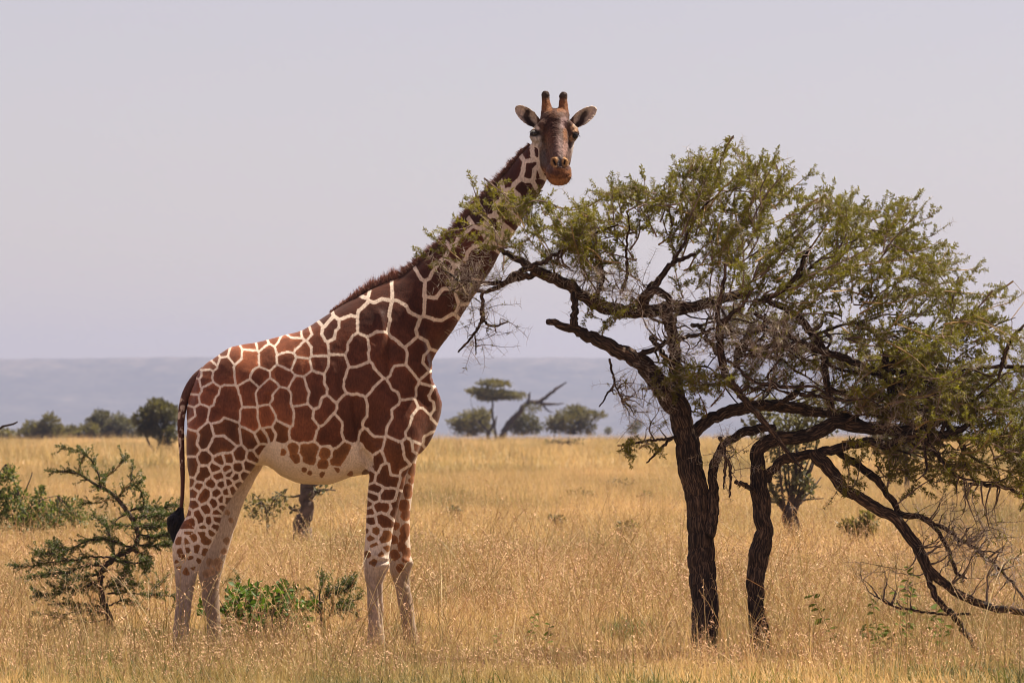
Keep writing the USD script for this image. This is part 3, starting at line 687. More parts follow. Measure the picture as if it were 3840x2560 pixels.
coat = usdkit.material(stage, '/World/Looks/giraffe_coat', {
    'cream': ('attribute', {'attribute': 'fawn'}), 'brown': ('attribute', {'attribute': 'patch_tone'}), 'd': ('attribute', {'attribute': 'patch'}),
    'g': ('geometry', {}), 'jag': ('noise_texture', {'scale': 95.0, 'detail': 4.0, 'roughness': 0.65}),
    'jm': ('math', {'math_type': 'multiply_add', 'value2': 9.0, 'value3': -4.5}), 'sum': ('math', {'math_type': 'add'}),
    'edge': ('map_range', {'range_type': 'smoothstep', 'from_min': -1.3, 'from_max': 1.6, 'clamp': True}),
    'hm': ('mapping', {'scale': (110.0, 110.0, 38.0)}), 'hair': ('noise_texture', {'scale': 1.0, 'detail': 2.0}),
    'hr': ('map_range', {'from_min': 0.2, 'from_max': 0.8, 'to_min': 0.62, 'to_max': 1.38}),
    'mix': ('mix_color', {'use_clamp': False}), 'mul': ('mix_color', {'blend_type': 'multiply', 'fac': 1.0}),
    'cc': ('combine_color', {}), 'gl': ('attribute', {'attribute': 'gloss'}), 'sp': ('math', {'math_type': 'multiply', 'value2': .13}),
    'b': ('bump', {'strength': 0.35, 'distance': 0.004}),
    'p': ('principled_bsdf', {'roughness': 0.55, 'specular_ior_level': 0.28, 'sheen_weight': 0.05, 'sheen_roughness': 0.45, 'sheen_tint': (1.0, .85, .75)})},
    [('g.position', 'jag.vector'), ('jag.fac', 'jm.value1'), ('d.fac', 'sum.value1'), ('jm.value', 'sum.value2'), ('sum.value', 'edge.value'),
     ('edge.result', 'mix.fac'), ('cream.color', 'mix.a'), ('brown.color', 'mix.b'), ('g.position', 'hm.vector'), ('hm.vector', 'hair.vector'), ('hair.fac', 'hr.value'),
     ('hr.result', 'cc.r'), ('hr.result', 'cc.g'), ('hr.result', 'cc.b'), ('mix.result', 'mul.a'), ('cc.color', 'mul.b'), ('mul.result', 'p.base_color'),
     ('hair.fac', 'b.height'), ('b.normal', 'p.normal'), ('gl.fac', 'sp.value1'), ('sp.value', 'p.specular_ior_level')], surface='p.BSDF')

gx0 = W(1150, 2449, GY)[0]
giraffe = thing('giraffe', 'reticulated giraffe standing beside the thorn tree with its head turned to the viewer', 'giraffe', (gx0, GY, 0))
GO = np.array([gx0, 0, 0])
def coated(name, V, F, N, g, t, c, parent):
    m = UsdGeom.Mesh.Define(stage, path(name, parent))
    m.CreatePointsAttr(Vt.Vec3fArray.FromNumpy((V - GO).astype(np.float32)))
    m.CreateFaceVertexCountsAttr(Vt.IntArray.FromNumpy(np.full(len(F), F.shape[1], np.int32)))
    m.CreateFaceVertexIndicesAttr(Vt.IntArray.FromNumpy(F.astype(np.int32).ravel()))
    m.CreateSubdivisionSchemeAttr('none')
    m.CreateNormalsAttr(Vt.Vec3fArray.FromNumpy(N.astype(np.float32))); m.SetNormalsInterpolation('vertex')
    UsdShade.MaterialBindingAPI.Apply(m.GetPrim()).Bind(coat)
    primvar(m.GetPrim(), 'patch', g); primvar(m.GetPrim(), 'patch_tone', t, 'color'); primvar(m.GetPrim(), 'fawn', c, 'color'); primvar(m.GetPrim(), 'gloss', np.full(len(V), .8) if len(V) != len(GV) else 1 - .75 * HEADW)
    return m.GetPrim()
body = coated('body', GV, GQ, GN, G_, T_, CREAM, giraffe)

# eyes, lashes, chin whiskers
eye_m = usdkit.material(stage, '/World/Looks/giraffe_eye', {'p': ('principled_bsdf', {'base_color': (.012, .008, .007), 'roughness': .18, 'specular_ior_level': .3})}, surface='p.BSDF')
lash_m = simple('giraffe_lash', (.02, .015, .014), .6)
def eye(sx, sy, dy, r, out, lashes):
    c = hp(sx, sy, dy)
    s = trimesh.creation.icosphere(3, r); s.apply_translation(c - GO)
    e = obj('eye', s, eye_m, giraffe, smooth=True)
    mb = MB()
    for p, q in lashes:
        a, b = hp(*p), hp(*q)
        pts = catmull([a, (a + b) / 2 + [0, -.006, .002], b], .006)
        v, f = tube(pts, np.linspace(.0022, .0006, len(pts)), 4); mb.add(v - GO, f)
    obj('eyelash', mb.mesh(), lash_m, e)
eye(2009, 502, -.128, .021, -1, [((1990 + 4 * k, 492 - (2 if 1 < k < 6 else 0), -.138 - .003 * k), (1982 + 5 * k, 501 + (k % 2), -.168)) for k in range(9)])
eye(2156, 511, -.112, .020, 1, [((2148 + 2.6 * k, 497 + .6 * k, -.142), (2153 + 3.6 * k, 505 + 1.6 * k, -.165)) for k in range(8)])
mb = MB(); rr = np.random.default_rng(3)
for _ in range(70):
    x = rr.uniform(2052, 2140); t = (x - 2096) / 48
    y = 690 - 26 * t * t + rr.uniform(-10, 0)
    a = hp(x, y, -.33 + rr.uniform(-.05, .03)); b = a + np.array([t * .02 + rr.normal(0, .008), rr.normal(-.01, .01), -rr.uniform(.015, .035)])
    v, f = tube(np.array([a, (a + b) / 2, b]), np.array([.0009, .0007, .0003]), 3, cap=False); mb.add(v - GO, f)
tag(obj('whiskers', mb.mesh(), lash_m, giraffe), kind='stuff')

# mane: upright tapering hairs along the back of the neck
mane_line = catmull(np.array([(x, y, h) for x, y, h in [(1240,1168,8),(1270,1152,18),(1300,1136,28),(1350,1106,38),(1400,1078,45),(1450,1060,50),(1478,1050,58),(1500,1040,44),(1530,1018,38),(1560,996,36),(1600,962,36),
   (1645,928,36),(1690,884,38),(1740,829,40),(1790,772,40),(1840,715,38),(1890,658,34),(1930,612,30),(1960,576,26),(1990,543,20)]], float), 3.0)
mb = MB(); shade = []
rr = np.random.default_rng(8)
tang = np.gradient(mane_line[:, :2], axis=0); tang /= np.linalg.norm(tang, axis=1, keepdims=True)
for _ in range(7500):
    i = rr.integers(0, len(mane_line)); x, y, h = mane_line[i]
    x += rr.uniform(-3, 3); y += 4 + rr.uniform(-1, 5)
    up = np.array([tang[i, 1], -tang[i, 0]])
    lean = .25 if x < 1490 else -.1
    d = up + tang[i] * lean + np.array([0, -.55 if x < 1500 else 0]) + rr.normal(0, .16, 2); d /= np.linalg.norm(d)
    clump = .70 + .5 * meshkit.noise(np.array([x / 4.0, 0, 0]), 4)
    L = (h * .78 + 3) * (rr.uniform(.5, .95) if rr.uniform() < .8 else rr.uniform(.9, 1.3)) * clump
    dy = rr.normal(0, .016)
    a, b = hp(x, y, dy), hp(x + d[0] * L, y + d[1] * L, dy * 1.5)
    m_ = (a + b) / 2 + rr.normal(0, .004, 3)
    w = np.array([tang[i, 0], 0.0, -tang[i, 1]]) * rr.uniform(.0018, .0034)
    w = w + np.array([0, rr.normal(0, .002), 0])
    k = mb.n
    mb.add(np.array([a - w, a + w, m_ - w * .8, m_ + w * .8, b]) - GO, np.array([[0, 1, 3], [0, 3, 2], [2, 3, 4]]))
    c = rr.uniform(.75, 1.25); red = 1.0 if x < 1500 else .55
    shade += [np.array([.055, .028, .02]) * c] * 2 + [np.array([.135, .062, .043]) * c * (.6 + .4 * red)] * 2 + [np.array([.27, .110, .070]) * c * red + np.array([.03, .008, .01])]
mane_m = usdkit.material(stage, '/World/Looks/giraffe_mane', {'a': ('attribute', {'attribute': 'hair_tone'}), 'p': ('principled_bsdf', {'roughness': .6, 'specular_ior_level': .25})},
    [('a.color', 'p.base_color')], surface='p.BSDF')
mane = obj('mane', mb.mesh(), mane_m, giraffe); primvar(mane, 'hair_tone', np.array(shade), 'color')

# tail with its black tuft
tp = catmull(np.array([(775,1405,0,70),(742,1425,-.01,56),(712,1458,-.03,42),(692,1500,-.04,34),(682,1550,-.05,29),(678,1600,-.05,26),(680,1660,-.05,22),(683,1720,-.05,20),(685,1790,-.05,17),(684,1850,-.05,15),(680,1895,-.05,14),(672,1925,-.05,12)], float), 6.0)
tc = np.array([hp(x, y, d) for x, y, d, w in tp]); tr_ = tp[:, 3] / 2 / 540.0
tv, tf = tube(tc, tr_, 20)
tsx, tsy = to_S(gworld(tv))
tg = (meshkit.noise(tv * [38, 38, 20], 5) - .5) * 22 + (meshkit.noise(tv * [70, 70, 45], 6) - .5) * 16 + 1.5 + 4 * sstep(tsy, 1620, 1800)
tg = np.where(tsy < 1480, 6, tg)
tn = vnormals(tv, tf)
tail = coated('tail', tv, tf, tn, tg, np.tile([.075, .03, .02], (len(tv), 1)), np.tile([.42, .32, .25], (len(tv), 1)) * np.clip(1.05 - .5 * sstep(tsy, 1750, 1910), .3, 1)[:, None], giraffe)
mb = MB()
for _ in range(2600):
    a = hp(rr.normal(678, 4.5), rr.uniform(1900, 1935), -.05 + rr.normal(0, .008))
    t = rr.uniform(-1, 1); ln = rr.uniform(.55, 1)
    wide = 30 * np.sqrt(max(0, 1 - t * t))
    e = hp(652 + t * 20 * (1 - .3 * ln), 1925 + 112 * ln * (1 - .35 * t * t), -.05 + rr.normal(0, .03))
    m1 = hp(664 + t * 33 - 4, 1950 + 18 * rr.uniform(-1, 1) + 10 * ln, -.05 + rr.normal(0, .035))
    q = catmull([a, m1, e], .03)
    wv = np.array([rr.normal(), rr.normal(), 0]); wv = wv / np.linalg.norm(wv) * .0016
    n = len(q); ww = np.linspace(1, .35, n)[:, None] * wv
    v = np.stack([q - ww, q + ww], 1).reshape(-1, 3)
    k = np.arange(n - 1)[:, None] * 2
    mb.add(v - GO, np.vstack([k + [0, 1, 3], k + [0, 3, 2]]))
obj('tail_tuft', mb.mesh(), simple('tail_hair', (.012, .010, .011), .45, .35), tail)
# ---------------------------------------------------------------- thorn tree at the right
TY = 38.8
bark_m = usdkit.material(stage, '/World/Looks/acacia_bark', {
    'g': ('geometry', {}), 'bk': ('attribute', {'attribute': 'bark_way'}), 'n': ('noise_texture', {'scale': 120.0, 'detail': 4.0, 'roughness': .6, 'distortion': .4}), 'n2': ('noise_texture', {'scale': 5.0, 'detail': 2.0}),
    'r': ('rgb_ramp', {'ramp': [(.36, (.008, .005, .004)), (.5, (.030, .019, .013)), (.66, (.135, .090, .060))]}),  # dark furrows; ridges brightened as if lit, light put into the colour
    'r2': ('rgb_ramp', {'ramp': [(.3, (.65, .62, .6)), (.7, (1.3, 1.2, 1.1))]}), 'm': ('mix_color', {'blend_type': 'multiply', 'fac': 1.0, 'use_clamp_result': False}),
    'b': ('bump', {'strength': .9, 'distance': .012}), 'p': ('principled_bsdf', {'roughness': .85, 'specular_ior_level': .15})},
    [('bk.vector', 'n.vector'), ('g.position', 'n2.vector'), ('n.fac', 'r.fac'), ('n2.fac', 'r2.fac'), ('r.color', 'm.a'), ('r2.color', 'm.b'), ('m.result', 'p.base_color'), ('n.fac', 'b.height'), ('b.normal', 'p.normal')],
    surface='p.BSDF')
twig_m = simple('acacia_twig', (.115, .075, .055), .75, .2, vary=(9.0, .45, 1.7))
grey_twig_m = simple('dead_twig', (.105, .073, .054), .75, .2, vary=(14.0, .45, 1.5))
ochre_twig_m = simple('green_twig', (.27, .175, .065), .65, .2, vary=(9.0, .5, 1.3))
thorn_m = simple('thorn', (.46, .37, .28), .5, .3, vary=(30.0, .45, 1.1))
leaf_m = leaf_look('acacia_leaf', (.048, .047, .007), (.170, .148, .016), (.40, .32, .045), .42, 1.75, 3.2)

tree = thing('acacia_tree', 'gnarled thorn tree with two dark trunks and a wide flat olive crown beside the giraffe', 'tree', W(2740, 2465, TY) * [1, 1, 0])
TO = W(2740, 2465, TY) * [1, 1, 0]
# name, points (x, y in the photograph, width in its pixels), depth at start and end, (label)
BR = [
 ('trunk', [(2642,2490,116),(2642,2440,106),(2642,2264,99),(2630,2023,102),(2618,1880,92),(2598,1782,88),(2575,1661,90),(2545,1541,88),(2522,1480,74)], 0, -.05),
 ('trunk', [(2851,2490,80),(2851,2440,72),(2843,2304,66),(2835,2184,66),(2851,2063,74),(2863,1983,68),(2855,1878,66),(2843,1782,60),(2838,1715,54),(2858,1668,48),(2923,1640,50),(3003,1641,52),(3068,1619,50),(3124,1583,46),(3204,1597,44),(3325,1612,40),(3445,1597,32),(3540,1575,22)], .12, .0),
 ('limb', [(2540,1525,84),(2465,1425,72),(2385,1350,58),(2280,1294,48),(2161,1239,36),(2080,1210,27),(2054,1208,24)], -.05, -.25),
 ('limb', [(2550,1545,60),(2538,1430,46),(2529,1315,44),(2512,1215,46),(2488,1145,48)], .05, .05),
 ('limb', [(2820,1085,30),(2743,1112,38),(2645,1144,42),(2522,1154,47),(2400,1166,50),(2289,1162,46),(2212,1126,44),(2136,1072,42),(2059,1036,40),(1998,1014,36)], .25, -.15),
 ('branch', [(2005,1012,26),(1988,1000,30),(1932,968,26),(1886,943,18),(1862,926,10)], -.15, -.2),
 ('branch', [(2020,1020,22),(1960,1040,24),(1906,1056,20),(1855,1086,18),(1789,1094,13)], -.12, -.22),
 ('branch', [(2130,925,7),(2059,968,16),(1988,1004,22),(1926,1030,20),(1886,1058,18),(1819,1060,13),(1768,1060,9),(1717,1081,7),(1651,1111,4)], -.25, -.32),
 ('branch', [(1830,1060,9),(1768,1054,9),(1727,1055,8),(1692,1030,7),(1656,1009,4)], -.27, -.35),
 ('branch', [(1806,1094,14),(1809,1162,13),(1804,1208,12),(1768,1264,9),(1717,1320,7)], -.22, -.3),
 ('branch', [(1808,1150,10),(1819,1208,11),(1855,1223,9),(1906,1205,5)], -.22, -.2),
 ('branch', [(1780,1250,6),(1784,1290,6),(1784,1330,4)], -.26, -.26),
 ('limb', [(2151,1222,32),(2156,1162,26),(2150,1100,24)], -.2, -.12),
 ('branch', [(2225,1120,24),(2253,1070,16),(2258,1019,15),(2243,968,14),(2205,927,13),(2212,887,10),(2253,866,7),(2320,842,5)], -.1, -.2),
 ('branch', [(2330,1090,14),(2350,1035,12),(2351,973,11),(2350,907,9),(2360,851,8),(2352,790,4)], -.05, -.1),
 ('limb', [(2400,1150,40),(2437,1089,36),(2480,1040,22),(2522,985,19),(2560,972,16),(2610,950,12)], -.02, -.15),
 ('branch', [(2522,985,14),(2555,930,12),(2584,868,11),(2639,776,9),(2694,735,7),(2767,703,4)], -.08, -.1),
 ('limb', [(2412,1140,36),(2425,1105,36),(2455,1092,32),(2490,1106,28),(2512,1122,24)], -.12, -.2),
 ('branch', [(2721,990,9),(2718,1030,13),(2706,1101,16),(2690,1162,18),(2700,1230,22),(2706,1315,28),(2725,1407,28),(2767,1466,28),(2804,1515,26),(2843,1551,24),(2891,1613,20),(2939,1678,16),(3011,1758,9)], -.35, -.3),
 ('branch', [(2704,1218,18),(2740,1180,17),(2780,1150,15),(2816,1092,10)], -.35, -.4),
 ('limb', [(2829,1142,20),(2908,1105,18),(2965,1062,18),(3000,1010,17),(3020,960,15),(3043,925,9)], .05, -.35),
 ('branch', [(2970,1062,10),(3025,1015,11),(3074,973,9),(3140,930,6),(3210,900,4)], .0, .3),
 ('limb', [(2860,1110,22),(2951,1162,28),(3012,1211,28),(3061,1273,27),(3086,1322,28),(3098,1407,28),(3110,1481,26),(3120,1560,26)], .2, .1),
 ('limb', [(2829,1172,16),(2908,1224,17),(2982,1270,22),(3061,1309,26),(3165,1340,28),(3245,1377,28),(3288,1393,28),(3349,1366,24),(3398,1309,12)], -.1, .2),
 ('limb', [(2602,1620,50),(2682,1568,44),(2762,1535,46),(2883,1520,46),(3003,1535,40),(3110,1545,36),(3200,1570,28),(3250,1590,18)], .0, .3),
 ('branch', [(2880,1530,24),(2930,1508,22),(2971,1485,22),(3003,1450,18),(3011,1430,10)], .05, -.1),
 ('branch', [(3000,1480,14),(3060,1482,14),(3110,1492,14),(3170,1502,12),(3230,1488,9)], .0, .2),
 ('branch', [(2875,1805,32),(2880,1780,34),(2905,1750,34),(2947,1722,34),(3028,1706,36),(3100,1692,36),(3204,1668,34),(3269,1656,36),(3325,1672,38),(3375,1650,38),(3430,1632,34),(3500,1635,36),(3566,1624,34),(3640,1590,16)], .1, -.1),
 ('branch', [(2834,1842,20),(2800,1822,18),(2762,1803,15)], .05, -.15),
 ('limb', [(3050,1690,46),(3068,1715,50),(3124,1774,48),(3164,1830,46),(3245,1878,44),(3341,1935,42),(3397,1991,42),(3445,2063,42),(3486,2136,38),(3550,2192,32),(3622,2240,30),(3727,2278,30),(3839,2296,26),(3930,2300,20)], -.05, -.2),
 ('branch', [(3472,2110,26),(3480,2145,24),(3494,2200,24),(3526,2256,24),(3590,2320,22),(3646,2409,20),(3702,2481,14),(3715,2510,10)], -.1, -.35),
 ('branch', [(3130,1690,24),(3188,1726,28),(3269,1780,28),(3325,1846,26),(3381,1927,22),(3453,1938,20),(3518,1995,17),(3566,2087,17),(3585,2144,15),(3625,2170,8)], .1, .15),
 ('branch', [(3375,1935,16),(3430,1932,18),(3486,1951,18),(3582,2007,16),(3686,2079,14),(3759,2144,12),(3831,2232,10),(3900,2310,6)], .0, .25),
 ('branch', [(3640,2300,10),(3560,2302,9),(3486,2296,9),(3420,2286,9),(3365,2278,9),(3320,2256,8),(3293,2240,6)], -.2, -.45),
 ('limb', [(2660,2010,46),(2672,1911,44),(2674,1798,38),(2684,1718,32),(2722,1661,30),(2778,1626,32),(2843,1606,32),(2910,1600,26)], -.1, .1),
 ('branch', [(2700,1640,16),(2716,1702,15),(2738,1760,12),(2736,1862,7)], -.25, -.25),
 ('branch', [(2722,1730,12),(2718,1780,10),(2714,1830,5)], -.25, -.3),
 ('branch', [(2540,1640,14),(2500,1645,11),(2425,1653,10),(2370,1664,8),(2328,1686,4)], -.05, -.4),
 ('branch', [(2520,1640,12),(2470,1688,10),(2425,1734,5)], -.08, -.3),
 ('branch', [(2288,1345,9),(2294,1390,9),(2304,1437,9),(2275,1480,7),(2248,1525,5)], -.1, -.2),
 ('branch', [(2304,1437,6),(2325,1480,6),(2338,1505,4)], -.15, -.1),
 ('branch', [(3245,1390,18),(3255,1440,18),(3276,1477,17),(3341,1517,18),(3390,1540,18),(3453,1541,14),(3540,1530,8)], .2, .1),
 ('branch', [(3300,1392,14),(3335,1435,14),(3375,1485,14),(3395,1540,12),(3425,1600,9)], .15, -.1),
 ('branch', [(3320,1395,18),(3400,1412,17),(3480,1425,15),(3560,1430,12),(3660,1400,7)], .2, .4),
 ('branch', [(3385,1340,16),(3450,1320,16),(3500,1290,13),(3560,1240,9),(3590,1180,5)], .2, .3),
 ('branch', [(3640,1814,12),(3700,1815,16),(3767,1824,16),(3810,1845,13),(3845,1860,9)], .1, .05, 'reddish bare branch'),
 ('branch', [(3745,1420,8),(3755,1370,14),(3775,1310,15),(3800,1260,13),(3845,1215,9)], .0, -.1),
 ('branch', [(3620,1390,8),(3700,1378,13),(3780,1375,15),(3850,1372,14)], .3, .2),
 ('branch', [(2400,1330,22),(2470,1300,20),(2530,1272,18),(2620,1255,15),(2680,1230,9)], -.2, -.3),
 ('branch', [(2440,1260,24),(2470,1300,20),(2500,1345,18),(2525,1370,14)], -.1, .1),
 ('branch', [(2590,1215,14),(2625,1230,16),(2660,1280,18),(2690,1330,14)], .1, .1),
 ('branch', [(2820,1210,26),(2800,1270,26),(2770,1300,26),(2755,1380,22)], .15, .1),
 ('branch', [(2725,1350,12),(2770,1380,12),(2800,1415,13),(2850,1440,12),(2960,1455,6)], -.32, -.25),
 ('branch', [(3030,1268,8),(3120,1230,9),(3220,1205,8),(3330,1160,5)], .2, .4),
 ('branch', [(2905,1320,10),(2780,1305,14),(2850,1275,12),(2870,1240,6)], .05, -.1),
]
SK_P, SK_R = [], []                     # skeleton points for the twigs to start from
for bi, row in enumerate(BR):
    nm, pts, d0, d1 = row[:4]
    n = len(pts)
    P = np.array([np.r_[W(x, y, TY + d0 + (d1 - d0) * i / (n - 1)), w / 2 / (FPX / TY)] for i, (x, y, w) in enumerate(pts)])
    big = P[:, 3].max() > .025
    D = catmull(P, .018 if big else .014)
    c = D[:, :3]; r = np.maximum(D[:, 3], .0015)
    s = np.linspace(0, 1, len(c)) * 20 + bi * 3.3
    wob = np.stack([meshkit.fbm(np.stack([s * 1.6, s * 0 + k * 9, s * 0], -1), 3, bi + k) - .5 for k in range(3)], -1)
    c = c + wob * np.minimum(r * (1.1 if big else 2.0), .03)[:, None]
    sides = 40 if nm == 'trunk' else (22 if big else 9)
    v, f = tube(c, r, sides, (.17 if big else .16), bi + 1, 16.0)
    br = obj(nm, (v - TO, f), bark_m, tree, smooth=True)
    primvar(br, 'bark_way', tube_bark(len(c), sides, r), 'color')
    if len(row) > 4: br.SetCustomDataByKey('label', row[4])
    # broken knots and stubs on the thick wood
    SK_P.append(c[::3]); SK_R.append(r[::3])
# the tangle of bare wood inside the right half of the crown
rk = np.random.default_rng(31)
for k in range(76):
    allp = np.vstack(SK_P); sx_, sy_ = to_S(allp)
    ok = np.flatnonzero((sx_ > 2880) & (sx_ < 3600) & (sy_ > 1180) & (sy_ < 1640)) if k < 44 else np.flatnonzero((sx_ > 2380) & (sx_ < 2960) & (sy_ > 1150) & (sy_ < 1480))
    a = allp[rk.choice(ok)]; ax_, ay_ = to_S(a)
    if k % 3: d = np.array([rk.uniform(.5, 1.0), rk.normal(0, .5), rk.normal(-.05, .28)])
    else: d = np.array([rk.normal(0, .4), rk.normal(0, .4), rk.choice([-1, 1]) * rk.uniform(.5, 1)])
    d /= np.linalg.norm(d); L = rk.uniform(.45, 1.0) if k % 3 else rk.uniform(.25, .5); n = 7
    if k >= 44: L *= .6
    while to_S(a + d * L)[1] < 1170 or to_S(a + d * L)[0] > 3800: d[2] -= .25; d[0] *= .8; d /= np.linalg.norm(d)
    t = np.linspace(0, 1, n)
    P = a + d * (L * t)[:, None] + np.cumsum(rk.normal(0, .035, (n, 3)) * np.r_[0, np.ones(n - 1)][:, None], 0)
    P[:, 2] = np.maximum(P[:, 2], 1.2)
    D = catmull(np.c_[P, np.linspace(rk.uniform(.011, .020) * (1 if k < 44 else .65), .003, n)], .016)
    v, f = tube(D[:, :3], D[:, 3], 9, .2, 300 + k, 10.0)
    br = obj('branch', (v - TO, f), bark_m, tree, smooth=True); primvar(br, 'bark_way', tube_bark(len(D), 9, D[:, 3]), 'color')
    SK_P.append(D[::3, :3]); SK_R.append(D[::3, 3])
SKN = np.vstack(SK_P); SKR = np.concatenate(SK_R)
# foliage: areas of the crown (photograph pixels / 1.6327), number of sprays, depth range
def poly_points(poly, n, rng):
    import shapely
    g = shapely.Polygon(poly); x0, y0, x1, y1 = g.bounds; out = []
    while len(out) < n:
        q = np.stack([rng.uniform(x0, x1, n), rng.uniform(y0, y1, n)], 1)
        out += [tuple(a) for a in q[shapely.contains_xy(g, q[:, 0], q[:, 1])]]
    return np.array(out[:n])
ZONES = [
 ([(975,585),(1003,545),(1050,505),(1075,455),(1095,430),(1150,445),(1180,470),(1130,520),(1190,560),(1150,580),(1105,560),(1060,530),(1020,560)], 28, -.35, -.12),
 ([(1130,455),(1238,447),(1232,475),(1185,495),(1205,540),(1170,575),(1115,560),(1100,510)], 26, -.35, -.05),
 ([(1120,540),(1210,530),(1318,510),(1330,540),(1290,575),(1230,600),(1150,585)], 80, -.3, .0),
 ([(1300,555),(1325,500),(1340,470),(1385,440),(1405,430),(1480,425),(1500,440),(1490,520),(1450,560),(1420,620),(1360,615)], 330, -.5, .45),
 ([(1470,440),(1530,440),(1545,470),(1500,500),(1470,500)], 50, -.3, .3),
 ([(1500,470),(1545,400),(1590,385),(1610,360),(1672,350),(1700,372),(1705,450),(1720,560),(1690,640),(1600,650),(1560,620),(1540,560),(1560,520)], 500, -.7, .7),
 ([(1700,420),(1730,372),(1760,378),(1790,395),(1860,400),(1780,430),(1790,455),(1905,452),(1920,470),(1850,520),(1860,600),(1840,690),(1760,680),(1700,620)], 480, -.7, .8),
 ([(1850,500),(1950,465),(1975,455),(2000,490),(2075,472),(2100,465),(2120,490),(2085,520),(2110,545),(2180,580),(2150,620),(2240,632),(2180,652),(2100,660),(2050,690),(1960,700),(1860,690)], 520, -.7, .8),
 ([(1840,640),(1990,640),(2150,650),(2180,690),(2310,690),(2260,725),(2290,760),(2240,800),(2180,850),(2080,830),(1990,800),(1900,760),(1850,720)], 420, -.6, .8),
 ([(2040,760),(2200,770),(2290,745),(2352,860),(2400,900),(2400,1010),(2352,1075),(2250,1060),(2170,1010),(2090,960),(2060,880)], 540, -.7, .6),
 ([(1990,820),(2100,870),(2160,980),(2110,1000),(2040,960),(1960,920),(1930,870)], 330, -.3, .6),
 ([(1515,850),(1560,835),(1600,855),(1660,870),(1670,905),(1610,930),(1550,915),(1500,880)], 105, -.45, .1),
 ([(1650,830),(1760,840),(1830,860),(1840,900),(1760,905),(1690,890)], 80, -.3, .3),
 ([(1760,690),(1870,740),(1900,830),(1830,860),(1760,800)], 70, -.2, .6),
 ([(1800,900),(1960,900),(2100,960),(2060,985),(1900,950)], 60, -.1, .5),
 ([(1425,1015),(1480,1005),(1535,1005),(1530,1030),(1470,1050),(1430,1040)], 22, -.45, -.25),
 ([(1985,1030),(2060,1040),(2130,1075),(2200,1110),(2160,1135),(2080,1110),(1990,1080)], 90, -.3, .3),
 ([(1880,1090),(1960,1075),(1970,1100),(1920,1120)], 14, -.2, .0),
 ([(2130,1000),(2352,1080),(2400,1100),(2352,1140),(2230,1130),(2150,1090)], 110, -.3, .4),
 ([(1340,720),(1440,690),(1470,740),(1400,760)], 26, -.3, .1),
 ([(1830,740),(2000,800),(2150,830),(2250,900),(2200,960),(2050,930),(1900,850)], 400, .2, 1.0),
 ([(2130,880),(2352,880),(2400,1060),(2250,1080),(2150,1000)], 430, -.6, .3),
 ([(1660,640),(1800,690),(1850,760),(1760,800),(1640,760)], 90, .3, .8),
 ([(2270,790),(2352,770),(2380,850),(2300,860)], 34, -.2, .3),
]
rt = np.random.default_rng(2024)
sp_pos, sp_dir, twig_jobs = [], [], []
for poly, n, d0, d1 in ZONES:
    n = max(3, int(n * (.088 if n > 140 else .12)))
    P2 = poly_points(np.array(poly) * 1.6327, n, rt)
    # clump: most sprays gather round a few centres so that sky shows between
    k = max(2, n // 4); ctr = P2[rt.integers(0, n, k)]
    pull = rt.uniform(.15, .85, n)[:, None]
    near = ctr[cKDTree(ctr).query(P2)[1]]
    P2 = near + (P2 - near) * np.where(rt.uniform(0, 1, (n, 1)) < .35, 1.0, 1 - pull * .55)
    dep = rt.uniform(d0, d1, n)
    cd = rt.uniform(d0, d1, k); dep = .45 * dep + .55 * cd[cKDTree(ctr).query(P2)[1]]
    for (x, y), d in zip(P2, dep): sp_pos.append(W(x, y, TY + d))
sp_pos = np.array(sp_pos)
# each target is the root of a branchlet that grows outward from the crown's heart
heart = W(2600, 1350, TY)
sp_dir = sp_pos - heart; sp_dir[:, 2] *= .55; sp_dir /= np.linalg.norm(sp_dir, axis=1, keepdims=True)
sp_dir = sp_dir * .75 + np.stack([rt.normal(0, .42, len(sp_pos)), rt.normal(0, .5, len(sp_pos)), rt.normal(.16, .34, len(sp_pos))], 1)
sp_dir /= np.linalg.norm(sp_dir, axis=1, keepdims=True)
sp_len = rt.uniform(.26, .58, len(sp_pos))
import shapely
outline = shapely.unary_union([shapely.Polygon(np.array(z[0]) * 1.6327).buffer(14) for z in ZONES])
for _ in range(14):
    tx, ty = to_S(sp_pos + sp_dir * (sp_len * .55 + .05)[:, None])
    bad = ~shapely.contains_xy(outline, tx, ty) & (rt.uniform(0, 1, len(tx)) < .93)
    nd = sp_dir[bad] + rt.normal(0, .6, (bad.sum(), 3)) - [0, 0, .08]
    sp_dir[bad] = nd / np.linalg.norm(nd, axis=1, keepdims=True); sp_len[bad] *= .95
sp_pos = sp_pos - sp_dir * (sp_len * .5)[:, None]
# longer shoots that make the ragged, spiky outline
TIPS = [(975,580),(1003,548),(1090,428),(1132,440),(1242,450),(1216,478),(1318,508),(1322,468),(1345,480),(1385,440),(1405,428),(1482,404),(1500,430),(1562,383),(1545,402),(1610,365),(1672,348),(1702,372),(1742,368),(1768,378),(1800,392),
 (1858,397),(1925,455),(1880,452),(1970,453),(1990,470),(2045,486),(2078,470),(2100,462),(2142,488),(2145,522),(2112,505),(2182,578),(2160,556),(2242,630),(2205,640),(2312,684),(2322,702),(2290,735),(2342,765),(2250,760),(2200,605),(2060,480),(1950,470),(1640,372),(1590,395)]
for (x, y) in TIPS:
    e = W(x * 1.6327, y * 1.6327, TY + rt.uniform(-.4, .4)); d = e - (heart if x > 1290 else W(2000, 1010, TY)); d /= np.linalg.norm(d)
    d = d + rt.normal(0, .28, 3) + [0, 0, .1]; d /= np.linalg.norm(d); L = rt.uniform(.30, .50) * (1 if x > 1290 else .6)
    sp_pos = np.vstack([sp_pos, e - d * L]); sp_dir = np.vstack([sp_dir, d]); sp_len = np.r_[sp_len, L]
